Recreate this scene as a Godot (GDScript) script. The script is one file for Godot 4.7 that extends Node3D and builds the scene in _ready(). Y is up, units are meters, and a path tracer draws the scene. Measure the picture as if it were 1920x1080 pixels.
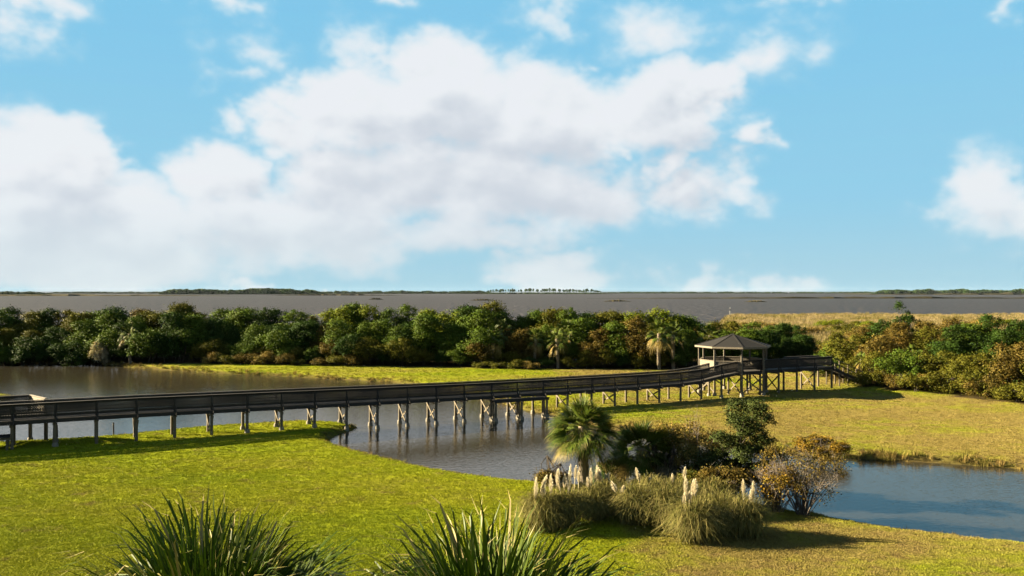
extends Node3D
# A lagoon-side lawn with ponds, a long timber boardwalk and a gazebo, seen from a high balcony.

const H := 11.5            # eye height above the pond's water level
const F := 1600.0          # focal length in photo pixels
const HORIZON := 547.0
var used := {}
var noise := FastNoiseLite.new()
var fine := FastNoiseLite.new()
var rng := RandomNumberGenerator.new()
var M := {}
const TONE := 0.60          # scale of all base colours

# ------------------------------------------------------------------ helpers
class MB:
	var v := PackedVector3Array()
	var n := PackedVector3Array()
	var c := PackedColorArray()
	var i := PackedInt32Array()
	var col := Color.WHITE
	func vert(p: Vector3, nn: Vector3, cc: Color) -> int:
		v.append(p); n.append(nn); c.append(cc)
		return v.size() - 1
	func tri(a: Vector3, b: Vector3, d: Vector3) -> void:   # seen clockwise from the front
		var nn := (d - a).cross(b - a).normalized()
		var k := v.size()
		v.append(a); v.append(b); v.append(d)
		for q in 3:
			n.append(nn); c.append(col); i.append(k + q)
	func quad(a: Vector3, b: Vector3, d: Vector3, e: Vector3) -> void:
		var nn := (d - a).cross(b - a).normalized()
		var k := v.size()
		v.append(a); v.append(b); v.append(d); v.append(e)
		for q in 4:
			n.append(nn); c.append(col)
		i.append_array([k, k + 1, k + 2, k, k + 2, k + 3])
	func box(t: Transform3D, s: Vector3) -> void:
		var h := s * 0.5
		var p: Array[Vector3] = []
		for q in 8:
			p.append(t * Vector3(h.x if q & 1 else -h.x, h.y if q & 2 else -h.y, h.z if q & 4 else -h.z))
		quad(p[4], p[6], p[7], p[5]); quad(p[1], p[3], p[2], p[0])
		quad(p[5], p[7], p[3], p[1]); quad(p[0], p[2], p[6], p[4])
		quad(p[6], p[2], p[3], p[7]); quad(p[0], p[4], p[5], p[1])
	func bar(a: Vector3, b: Vector3, w: float, h: float) -> void:
		box(Transform3D(MB.along(b - a), (a + b) * 0.5), Vector3(w, h, (b - a).length()))
	static func along(d: Vector3) -> Basis:
		var z := d.normalized()
		var up := Vector3.UP if absf(z.y) < 0.95 else Vector3.RIGHT
		var x := up.cross(z).normalized()
		return Basis(x, z.cross(x), z)
	func tube(path: Array, radii: Array, sides := 7) -> void:
		var first := v.size()
		for k in path.size():
			var d: Vector3 = (path[mini(k + 1, path.size() - 1)] - path[maxi(k - 1, 0)])
			var b := MB.along(d)
			for s in sides:
				var a := TAU * s / sides
				var o: Vector3 = b.x * cos(a) + b.y * sin(a)
				vert(path[k] + o * radii[k], o, col)
		for k in path.size() - 1:
			for s in sides:
				var a0 := first + k * sides + s
				var a1 := first + k * sides + (s + 1) % sides
				i.append_array([a0, a0 + sides, a1, a1, a0 + sides, a1 + sides])
		var top := vert(path[path.size() - 1], (path[path.size() - 1] - path[path.size() - 2]).normalized(), col)
		for s in sides:
			i.append_array([first + (path.size() - 1) * sides + s, top, first + (path.size() - 1) * sides + (s + 1) % sides])
	func mesh() -> ArrayMesh:
		var a := []
		a.resize(Mesh.ARRAY_MAX)
		a[Mesh.ARRAY_VERTEX] = v; a[Mesh.ARRAY_NORMAL] = n; a[Mesh.ARRAY_COLOR] = c; a[Mesh.ARRAY_INDEX] = i
		var m := ArrayMesh.new()
		m.add_surface_from_arrays(Mesh.PRIMITIVE_TRIANGLES, a)
		return m

func P(x: float, d: float, y := 0.0) -> Vector3:     # x to the right, d metres away, y up
	return Vector3(x, y, -d)

func gp(px: float, py: float, h := 0.0) -> Vector2:   # a photo pixel on the level h -> (x, distance)
	var d := F * (H - h) / (py - HORIZON)
	return Vector2((px - 960.0) / F * d, d)

func numbered(called: String) -> String:
	var k: int = used.get(called, 0)
	used[called] = k + 1
	return called if k == 0 else "%s_%03d" % [called, k]

func tag(o: Node, label: String, category: String, group := "", kind := "") -> void:
	o.set_meta("label", label)
	if category: o.set_meta("category", category)
	if group: o.set_meta("group", group)
	if kind: o.set_meta("kind", kind)

func thing(called: String, at: Vector3, label: String, category: String, group := "", turn := 0.0) -> Node3D:
	var o := Node3D.new()
	o.name = numbered(called)
	add_child(o)
	o.position = at
	o.rotation.y = turn
	tag(o, label, category, group)
	return o

func part(called: String, mesh: Mesh, m: Material, parent: Node, t := Transform3D.IDENTITY) -> MeshInstance3D:
	var o := MeshInstance3D.new()
	o.name = called if parent != self else numbered(called)
	o.mesh = mesh
	o.material_override = m
	o.transform = t
	parent.add_child(o, true)
	return o

func struct(called: String, mesh: Mesh, m: Material) -> MeshInstance3D:
	var o := part(called, mesh, m, self)
	o.set_meta("kind", "structure")
	return o

var unit_box := BoxMesh.new()
func beam(called: String, a: Vector3, b: Vector3, w: float, h: float, m: Material, parent: Node) -> MeshInstance3D:
	var bs := MB.along(b - a)
	bs.x *= w; bs.y *= h; bs.z *= (b - a).length()
	return part(called, unit_box, m, parent, Transform3D(bs, (a + b) * 0.5))

var unit_pole: ArrayMesh
func pole(called: String, a: Vector3, b: Vector3, thick: float, m: Material, parent: Node) -> MeshInstance3D:
	if unit_pole == null:
		var mb := MB.new()
		mb.tube([Vector3(0, 0, -0.5), Vector3(0, 0, 0.5)], [0.5, 0.47], 12)
		unit_pole = mb.mesh()
	var bs := MB.along(b - a)
	bs.x *= thick; bs.y *= thick; bs.z *= (b - a).length()
	return part(called, unit_pole, m, parent, Transform3D(bs, (a + b) * 0.5))

func ordinal(k: int) -> String:
	var ones := ["", "first", "second", "third", "fourth", "fifth", "sixth", "seventh", "eighth", "ninth", "tenth", "eleventh", "twelfth", "thirteenth", "fourteenth", "fifteenth", "sixteenth", "seventeenth", "eighteenth", "nineteenth"]
	if k < 20: return ones[k]
	var tens := ["", "", "twenty", "thirty", "forty", "fifty", "sixty"]
	var whole := ["", "", "twentieth", "thirtieth", "fortieth", "fiftieth", "sixtieth"]
	return whole[k / 10] if k % 10 == 0 else tens[k / 10] + "-" + ones[k % 10]

func table(t: Array, x: float) -> float:      # piecewise linear look-up in [[x, y], ...]
	if x <= t[0][0]: return t[0][1]
	for k in range(1, t.size()):
		if x <= t[k][0]:
			return lerpf(t[k - 1][1], t[k][1], (x - t[k - 1][0]) / (t[k][0] - t[k - 1][0]))
	return t[t.size() - 1][1]

func noise_tex(freq: float, octaves: int, lo: float, hi: float, size := 512, seed_ := 1, kind := FastNoiseLite.TYPE_SIMPLEX_SMOOTH) -> ImageTexture:
	var f := FastNoiseLite.new()
	f.seed = seed_; f.frequency = freq; f.fractal_octaves = octaves; f.noise_type = kind
	var img := f.get_seamless_image(size, size)
	img.convert(Image.FORMAT_L8)
	var b := img.get_data()
	for k in b.size():
		b[k] = int(255.0 * lerpf(lo, hi, b[k] / 255.0))
	img = Image.create_from_data(size, size, false, Image.FORMAT_L8, b)
	img.generate_mipmaps()
	return ImageTexture.create_from_image(img)

func mat(called: String, lin: Color, rough := 0.8, spec := 0.4) -> StandardMaterial3D:
	var m := StandardMaterial3D.new()
	m.resource_name = called
	m.albedo_color = Color(lin.r * TONE, lin.g * TONE, lin.b * TONE).linear_to_srgb()
	m.roughness = rough
	m.metallic_specular = spec
	M[called] = m
	return m

func leaf_mat(called: String, lin: Color, back := Color(0.5, 0.5, 0.25), rough := 0.6, spec := 0.1) -> StandardMaterial3D:
	var m := mat(called, lin, rough, spec)
	m.vertex_color_use_as_albedo = true
	m.cull_mode = BaseMaterial3D.CULL_DISABLED
	m.backlight_enabled = true
	m.backlight = back
	return m

func grain(m: StandardMaterial3D, t: Texture2D, scale: Vector3, relief: Texture2D = null, depth := 0.0) -> void:
	m.albedo_texture = t
	m.uv1_triplanar = true
	m.uv1_world_triplanar = true
	m.uv1_scale = scale
	if relief:
		m.heightmap_enabled = true
		m.heightmap_texture = relief
		m.heightmap_scale = depth

# ------------------------------------------------------------------ build
func _ready() -> void:
	var t0 := Time.get_ticks_msec()
	rng.seed = 7
	noise.seed = 11; noise.frequency = 1.0; noise.fractal_octaves = 4
	fine.seed = 5; fine.frequency = 1.0; fine.fractal_octaves = 2
	camera_and_light()
	print("sky ", Time.get_ticks_msec() - t0)
	materials()
	make_fields()
	print("fields ", Time.get_ticks_msec() - t0)
	ground_and_water()
	far_shore()
	print("ground ", Time.get_ticks_msec() - t0)
	boardwalk()
	gazebo()
	overlook()
	print("timber ", Time.get_ticks_msec() - t0)
	tree_shapes()
	thicket()
	print("thicket ", Time.get_ticks_msec() - t0)
	fronds()
	bank_planting()
	near_palms()
	print("palms ", Time.get_ticks_msec() - t0)
	grasses()
	small_things()
	print("done ", Time.get_ticks_msec() - t0)

# ------------------------------------------------------------------ camera, sky, sun
func camera_and_light() -> void:
	var cam := Camera3D.new()
	cam.name = "camera"
	cam.fov = rad_to_deg(2.0 * atan(540.0 / F))
	cam.near = 0.1
	cam.far = 40000.0
	cam.position = P(0, 0, H)
	cam.rotation.x = atan((HORIZON - 540.0) / F)
	add_child(cam)
	cam.current = true
	var env := Environment.new()
	env.background_mode = Environment.BG_SKY
	env.tonemap_mode = Environment.TONE_MAPPER_LINEAR
	env.tonemap_exposure = 12.5
	env.sdfgi_enabled = true
	env.ssao_enabled = true
	env.ssil_enabled = true
	env.fog_enabled = true
	env.fog_density = 0.000004
	env.fog_light_color = Color(0.80, 0.88, 0.95)
	var sm := PanoramaSkyMaterial.new()
	sm.panorama = sky_picture()
	sm.energy_multiplier = 0.08
	var sky := Sky.new()
	sky.sky_material = sm
	env.sky = sky
	env.sky_rotation = Vector3(0, PI, 0)
	var we := WorldEnvironment.new()
	we.name = "world_environment"
	we.environment = env
	add_child(we)
	var sun := DirectionalLight3D.new()
	sun.name = "sun"
	sun.light_energy = 1.5
	sun.light_color = Color(1.0, 0.92, 0.76)
	sun.light_angular_distance = 0.5
	sun.shadow_enabled = true
	sun.directional_shadow_max_distance = 300.0
	add_child(sun)
	var el := deg_to_rad(20.5)
	sun.look_at_from_position(Vector3.ZERO, Vector3(0.985 * cos(el), -sin(el), 0.17 * cos(el)))

# Clouds: heaps given by their centre and half-size in degrees (bearing, height), ragged with noise.
var heaps: Array = []
var cloud_noise := FastNoiseLite.new()
func heap(px: float, py: float, rx: float, ry: float, w := 1.0) -> void:
	var az := atan((px - 960.0) / F)
	heaps.append([az, atan((HORIZON - py) * cos(az) / F), rx / F * cos(az) * cos(az), ry / F, w])

func cloud_field(az: float, el: float, octs: int) -> float:
	var ca := cos(el)
	var dir := Vector3(sin(az) * ca, sin(el) * 1.45, -cos(az) * ca)
	cloud_noise.fractal_octaves = 3
	cloud_noise.fractal_octaves = 5
	var wx := cloud_noise.get_noise_3dv(dir * 9.0 + Vector3(5, 9, 2))
	var wy := cloud_noise.get_noise_3dv(dir * 9.0 + Vector3(1, 4, 7))
	cloud_noise.fractal_octaves = octs
	var n := cloud_noise.get_noise_3dv(dir * 10.0)
	var az2 := az + wx * 0.055
	var el2 := el + wy * 0.030
	var inside := smoothstep(0.72, 0.60, absf(az)) * smoothstep(0.50, 0.40, el)
	var f := -1.0
	if inside > 0.0:
		for h in heaps:
			var qx: float = (az2 - h[0]) / h[2]
			if absf(qx) > 1.8: continue
			var qy: float = (el2 - h[1]) / h[3]
			var e: float = (1.0 - sqrt(qx * qx + qy * qy)) * h[4]
			if e > f: f = e
	if inside < 1.0:
		cloud_noise.fractal_octaves = 2
		var g := cloud_noise.get_noise_3dv(Vector3(dir.x, dir.y * 1.3, dir.z) * 1.9 + Vector3(3.7, 1.1, 8.2)) * 2.6 - 0.05
		f = lerpf(clampf(g, -1.0, 0.8), f, inside)
	return f + n * 0.66

func sky_color(az: float, el: float) -> Color:
	var e := rad_to_deg(maxf(el, 0.0))
	var base := Color8(170, 211, 227).lerp(Color8(148, 206, 233), smoothstep(0.0, 7.0, e))
	base = base.lerp(Color8(130, 199, 234), smoothstep(5.0, 20.0, e))
	base = base.lerp(Color8(92, 164, 216), smoothstep(20.0, 70.0, e))
	var f := cloud_field(az, el, 7) - 0.25 * smoothstep(1.2, 0.0, e)
	var d := smoothstep(-0.22, 0.85, f)
	d = lerpf(d, smoothstep(0.0, 0.5, f), 0.35)
	if d <= 0.0:
		return base
	var near := cloud_field(az, el, 4)
	var up := cloud_field(az - 0.012, el + 0.016, 4)
	var high := cloud_field(az - 0.02, el + 0.075, 2)
	var lit := clampf(0.80 + (near - up) * 0.34 - maxf(0.0, up - 0.55) * 0.12 - clampf(high, 0.0, 1.1) * 0.40, 0.0, 1.0)
	var body := Color8(208, 214, 223).lerp(Color8(239, 241, 244), smoothstep(0.0, 0.8, lit))
	body = body.lerp(Color8(226, 234, 237), smoothstep(6.0, 0.5, e) * 0.7)
	return base.lerp(body, d * lerpf(0.86, 0.96, smoothstep(1.0, 8.0, e)))

func sky_picture() -> ImageTexture:
	cloud_noise.seed = 21; cloud_noise.frequency = 1.0; cloud_noise.fractal_gain = 0.54; cloud_noise.fractal_lacunarity = 2.1
	# the great cloud
	for a in [[700, 215, 230, 105, 1.2], [850, 180, 190, 110, 1.2], [1010, 230, 250, 115, 1.25], [1200, 200, 190, 85, 1.2], [1320, 170, 80, 50, 1.0], [600, 190, 110, 70, 1.0],
		[880, 330, 330, 130, 1.1], [1060, 370, 270, 85, 0.95], [1300, 350, 120, 70, 0.9], [1230, 300, 60, 45, 0.8], [1400, 265, 55, 35, 0.7], [700, 360, 260, 110, 1.0], [520, 240, 90, 60, 0.9]]:
		heap(a[0], a[1], a[2] * 1.06, a[3] * 1.08, a[4] * 1.4)
	# the bank to its left
	for a in [[60, 320, 190, 95, 1.2], [150, 290, 110, 60, 1.1], [20, 430, 300, 130, 1.2], [250, 420, 230, 105, 1.1], [410, 340, 130, 90, 1.1], [480, 420, 260, 100, 1.1], [620, 430, 230, 75, 0.9],
		[180, 500, 330, 70, 1.0], [420, 220, 60, 40, 0.6], [860, 440, 260, 45, 0.6]]:
		heap(a[0], a[1], a[2] * 1.06, a[3] * 1.08, a[4] * 1.4)
	# scattered tufts
	for a in [[20, 60, 85, 60, 0.9], [90, 10, 70, 30, 0.8], [470, 70, 85, 40, 0.62], [680, 85, 70, 48, 0.75], [420, 0, 60, 22, 0.8], [760, 2, 60, 18, 0.7], [1030, 20, 65, 42, 0.8], [1110, 110, 45, 24, 0.7],
		[1240, 70, 130, 55, 0.72], [1450, 95, 95, 45, 0.75], [1470, 2, 110, 22, 0.8], [1380, 120, 80, 36, 0.6], [440, 140, 50, 16, 0.5], [1860, 365, 110, 72, 1.25], [1930, 390, 90, 60, 1.1], [1915, 15, 30, 18, 0.7],
		[1060, 528, 130, 40, 1.0], [1010, 536, 90, 24, 0.9], [1380, 540, 180, 24, 1.0], [970, 468, 50, 20, 0.6], [470, 545, 50, 12, 0.9], [620, 546, 30, 8, 0.9]]:
		heap(a[0], a[1], a[2] * 1.15, a[3] * 1.2, a[4] * (0.78 if a[1] < 160 else 1.0))
	var w := 1024
	var h := 512
	var b := PackedByteArray()
	b.resize(w * h * 3)
	b.fill(140)
	for y in h / 2 + 2:
		var el := PI * (0.5 - (y + 0.5) / h)
		for x in w:
			var c := sky_color(TAU * ((x + 0.5) / w - 0.5), el)
			var k := (y * w + x) * 3
			b[k] = c.r8; b[k + 1] = c.g8; b[k + 2] = c.b8
	var img := Image.create_from_data(w, h, false, Image.FORMAT_RGB8, b)
	img.resize(4096, 2048, Image.INTERPOLATE_BILINEAR)
	var x0 := 1632
	var x1 := 2464
	var y0 := 776
	var y1 := 1030
	b = PackedByteArray()
	b.resize((x1 - x0) * (y1 - y0) * 3)
	var q := 0
	for y in range(y0, y1):
		var el := PI * (0.5 - (y + 0.5) / 2048.0)
		for x in range(x0, x1):
			var c := sky_color(TAU * ((x + 0.5) / 4096.0 - 0.5), el)
			b[q] = c.r8; b[q + 1] = c.g8; b[q + 2] = c.b8
			q += 3
	var patch := Image.create_from_data(x1 - x0, y1 - y0, false, Image.FORMAT_RGB8, b)
	img.blit_rect(patch, Rect2i(0, 0, x1 - x0, y1 - y0), Vector2i(x0, y0))
	return ImageTexture.create_from_image(img)

# ------------------------------------------------------------------ materials
func materials() -> void:
	var speck := noise_tex(0.09, 5, 0.78, 1.0, 512, 3)
	var rough := noise_tex(0.12, 4, 0.0, 1.0, 512, 4)
	var g := mat("lawn and soil", Color(1, 1, 1), 0.95, 0.05)
	g.vertex_color_use_as_albedo = true
	grain(g, speck, Vector3(0.22, 0.22, 0.22), rough, 2.0)
	var ripple := noise_tex(0.035, 4, 0.0, 1.0, 512, 9)
	var w := mat("pond water", Color(0.024, 0.021, 0.014), 0.04, 0.30)
	w.uv1_triplanar = true; w.uv1_world_triplanar = true; w.uv1_scale = Vector3(0.11, 0.11, 0.17)
	w.heightmap_enabled = true; w.heightmap_texture = ripple; w.heightmap_scale = 1.0
	var chop := noise_tex(0.03, 5, 0.0, 1.0, 512, 10)
	var tone := noise_tex(0.05, 6, 0.25, 1.0, 512, 12)
	var bay := mat("bay water", Color(0.078, 0.064, 0.055), 0.5, 0.16)
	grain(bay, tone, Vector3(0.009, 0.009, 0.0035), chop, 120.0)
	var wood_grain := noise_tex(0.06, 4, 0.5, 1.0, 256, 15)
	for a in [["rail timber", Color(0.052, 0.047, 0.044)], ["pile timber", Color(0.21, 0.175, 0.12)], ["pale timber", Color(0.30, 0.26, 0.20)], ["concrete", Color(0.34, 0.31, 0.25)], ["gazebo timber", Color(0.20, 0.175, 0.14)]]:
		var m := mat(a[0], a[1], 0.85, 0.3)
		grain(m, wood_grain, Vector3(1.3, 0.35, 1.3))
	var sh := mat("shingles", Color(0.026, 0.024, 0.023), 0.9, 0.25)
	grain(sh, noise_tex(0.15, 3, 0.5, 1.0, 256, 17), Vector3(0.8, 2.2, 0.8))
	mat("white paint", Color(0.75, 0.74, 0.70), 0.5, 0.4)
	var bark := mat("bark", Color(0.085, 0.070, 0.055), 0.95, 0.2)
	grain(bark, wood_grain, Vector3(2.5, 1.2, 2.5))
	var pb := mat("palm bark", Color(0.20, 0.165, 0.12), 0.95, 0.2)
	pb.vertex_color_use_as_albedo = true
	leaf_mat("green leaves", Color(0.060, 0.094, 0.011))
	leaf_mat("dark leaves", Color(0.026, 0.050, 0.008))
	leaf_mat("olive leaves", Color(0.078, 0.078, 0.010))
	leaf_mat("lime leaves", Color(0.112, 0.138, 0.010))
	leaf_mat("rust leaves", Color(0.086, 0.064, 0.014))
	leaf_mat("tan leaves", Color(0.185, 0.135, 0.036))
	leaf_mat("golden leaves", Color(0.165, 0.105, 0.014))
	leaf_mat("cedar leaves", Color(0.040, 0.054, 0.014), Color(0.2, 0.2, 0.1))
	leaf_mat("grey twigs", Color(0.135, 0.115, 0.100), Color(0.2, 0.2, 0.2))
	leaf_mat("pale dead leaves", Color(0.36, 0.31, 0.20))
	leaf_mat("palm fronds", Color(1, 1, 1), Color(0.28, 0.32, 0.1), 0.5, 0.16)
	leaf_mat("grass blades", Color(1, 1, 1), Color(0.5, 0.5, 0.3), 0.7, 0.08)
	leaf_mat("plume", Color(0.88, 0.82, 0.66), Color(0.8, 0.78, 0.7), 0.9, 0.1)

# ------------------------------------------------------------------ the lie of the land
const POND := [[-350, 683], [0, 683], [170, 682], [245, 689], [300, 693], [400, 700], [480, 703], [560, 707], [640, 712], [735, 717], [830, 728], [900, 742], [945, 757], [985, 769], [1035, 777],
	[1100, 794], [1180, 811], [1300, 829], [1460, 846], [1560, 857], [1640, 862], [1760, 868], [1920, 880], [2250, 902], [2250, 1066], [1920, 1023], [1800, 1011], [1700, 999], [1600, 984], [1540, 972],
	[1440, 955], [1300, 936], [1200, 925], [1100, 917], [1000, 909], [960, 906], [870, 894], [800, 881], [720, 861], [660, 846], [632, 836], [618, 830], [620, 821], [640, 812], [658, 807], [672, 801],
	[640, 797], [570, 793], [520, 796], [440, 800], [360, 806], [300, 812], [230, 820], [140, 827], [70, 831], [0, 835], [-100, 842], [-400, 852]]
const FRONT := [[-200, 679], [0, 680], [170, 680], [250, 683], [390, 682], [500, 684], [640, 686], [900, 690], [1060, 693], [1250, 694], [1400, 692], [1500, 690], [1530, 712], [1600, 728], [1680, 738], [1750, 743], [1850, 753], [1920, 760], [2100, 775]]
const GX0 := -125.0
const GD0 := 22.0
const GS := 0.8
const GNX := 314
const GND := 164
var shore := PackedVector2Array()
var field := PackedFloat32Array()      # signed distance to the pond's edge, negative in the water

func make_fields() -> void:
	for p in POND:
		shore.append(gp(p[0], p[1]))
	field.resize(GNX * GND)
	var n := shore.size()
	var ax := PackedFloat32Array(); var ay := PackedFloat32Array(); var ex := PackedFloat32Array(); var ey := PackedFloat32Array(); var il := PackedFloat32Array()
	for k in n:
		var a := shore[k]
		var e := shore[(k + 1) % n] - a
		ax.append(a.x); ay.append(a.y); ex.append(e.x); ey.append(e.y); il.append(1.0 / maxf(e.length_squared(), 1e-6))
	for r in GND:
		var d := GD0 + r * GS
		for q in GNX:
			var x := GX0 + q * GS
			var best := 1e9
			for k in n:
				var px := x - ax[k]
				var py := d - ay[k]
				var t := clampf((px * ex[k] + py * ey[k]) * il[k], 0.0, 1.0)
				px -= ex[k] * t
				py -= ey[k] * t
				var s := px * px + py * py
				if s < best: best = s
			best = sqrt(best)
			if Geometry2D.is_point_in_polygon(Vector2(x, d), shore):
				best = -best
			best = maxf(best, 3.6 - Vector2((x + 58.0) * 0.8, (d - 92.0) * 1.9).length())    # a grassy islet by the overlook
			field[r * GNX + q] = best

func water_edge(x: float, d: float) -> float:
	var u := (x - GX0) / GS
	var v := (d - GD0) / GS
	if u < 0.0 or v < 0.0 or u >= GNX - 1.001 or v >= GND - 1.001:
		return 30.0
	var i := int(u)
	var j := int(v)
	u -= i; v -= j
	var k := j * GNX + i
	return lerpf(lerpf(field[k], field[k + 1], u), lerpf(field[k + GNX], field[k + GNX + 1], u), v)

func front_of_thicket(x: float, d: float) -> float:
	var px := 960.0 + F * x / maxf(d, 1.0)
	return F * (H - 0.5) / (table(FRONT, px) - HORIZON)

func land(x: float, d: float) -> float:
	var s := water_edge(x, d)
	var y := 0.47 + 0.10 * noise.get_noise_2d(x * 0.045, d * 0.045)
	y += 2.4 * exp(-pow((x - 60.0) / 17.0, 2.0) - pow((d - 104.0) / 13.0, 2.0))
	y += smoothstep(125.0, 165.0, d) * 0.7 + smoothstep(150.0, 210.0, d) * (0.7 + 0.9 * noise.get_noise_2d(x * 0.02, d * 0.02))
	var sh := lerpf(172.0, 362.0, smoothstep(30.0, 75.0, x - (d - 150.0) * 0.12))
	y = lerpf(y, -1.6, smoothstep(sh, sh + 30.0, d))
	if s < 30.0:
		s += 0.35 * noise.get_noise_2d(x * 0.7, d * 0.7)
		if s >= 0.0:
			y = lerpf(-0.04, y, 1.0 - exp(-s / 0.55))
		else:
			y = -0.04 - 0.9 * smoothstep(0.0, 2.5, -s)
	return y

func soil(x: float, d: float) -> Color:
	var green := Color(0.212, 0.230, 0.012)
	var lush := Color(0.158, 0.196, 0.010)
	var straw := Color(0.190, 0.150, 0.046)
	var brown := Color(0.150, 0.105, 0.045)
	var s := water_edge(x, d)
	var n1 := noise.get_noise_2d(x * 0.05 + 7.0, d * 0.08)
	var n2 := noise.get_noise_2d(x * 0.35, d * 0.45 + 30.0)
	var n3 := fine.get_noise_2d(x * 1.7 + 90.0, d * 1.7)
	var dry := 0.0
	if x > 5.0 and d < 55.0: dry = lerpf(0.0, 0.72, smoothstep(2.0, 9.0, x))
	var beyond := smoothstep(52.0, 58.0, d) * smoothstep(0.0, 12.0, x)
	dry = maxf(dry, beyond * 0.80)
	if d > 82.0 and x < 6.0: dry = 0.20
	var rough := lerpf(0.40, 1.0, smoothstep(0.1, 0.5, dry))
	var t := clampf(dry + (n1 * 0.95 + n2 * 0.5 + n3 * 0.3) * rough, 0.0, 1.0)
	var c := green.lerp(lush, clampf(0.3 - n1 * 1.2 + n3 * 0.4, 0.0, 1.0)).lerp(straw, t)
	c = c.lerp(brown, clampf(n2 * 1.3 + n3 * 0.9 - 0.55 + beyond * 0.1 + (0.22 if x > 4.0 and d < 50.0 else 0.0), 0.0, 0.7))
	if s < 1.1:
		c = c.lerp(Color(0.085, 0.062, 0.030), clampf((1.1 - s) / 1.1 + n3 * 0.6, 0.0, 0.85))
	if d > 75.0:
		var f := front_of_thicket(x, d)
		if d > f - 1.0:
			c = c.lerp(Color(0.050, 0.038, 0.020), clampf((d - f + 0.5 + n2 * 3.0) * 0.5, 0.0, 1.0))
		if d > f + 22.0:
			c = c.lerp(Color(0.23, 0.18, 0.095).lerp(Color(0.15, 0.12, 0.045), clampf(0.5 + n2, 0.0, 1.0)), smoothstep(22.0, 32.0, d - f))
	return c

func ground_and_water() -> void:
	var ds: Array[float] = [-2000.0, -1000.0, -200.0, -50.0, -10.0, 5.0, 14.0, 20.0]
	var d := 23.0
	while d < 145.0:
		ds.append(d); d += 0.45
	while d < 420.0:
		ds.append(d); d += 3.5
	ds.append_array([600.0, 2000.0, 9000.0])
	var xs: Array[float] = [-8000.0, -3000.0, -1000.0, -400.0, -200.0, -140.0]
	var x := -110.0
	while x <= 110.0:
		xs.append(x); x += 0.5
	xs.append_array([140.0, 200.0, 400.0, 1000.0, 3000.0, 8000.0])
	var mb := MB.new()
	var nx := xs.size()
	for dd in ds:
		for xx in xs:
			mb.v.append(P(xx, dd, land(xx, dd)))
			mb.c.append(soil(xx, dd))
	mb.n.resize(mb.v.size())
	mb.n.fill(Vector3.ZERO)
	for r in ds.size() - 1:
		for q in nx - 1:
			var a := r * nx + q
			mb.i.append_array([a, a + nx, a + 1, a + 1, a + nx, a + nx + 1])
			var nn := (mb.v[a + 1] - mb.v[a]).cross(mb.v[a + nx] - mb.v[a]).normalized()
			mb.n[a] += nn; mb.n[a + 1] += nn; mb.n[a + nx] += nn; mb.n[a + nx + 1] += nn
	for k in mb.n.size():
		mb.n[k] = mb.n[k].normalized()
	struct("ground", mb.mesh(), M["lawn and soil"])
	var pond := PlaneMesh.new()
	pond.size = Vector2(240, 130)
	struct("pond", pond, M["pond water"]).position = P(0, 84, 0)
	var bay := PlaneMesh.new()
	bay.size = Vector2(16000, 8850)
	struct("bay", bay, M["bay water"]).position = P(0, 4425 + 155, 0)

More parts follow.
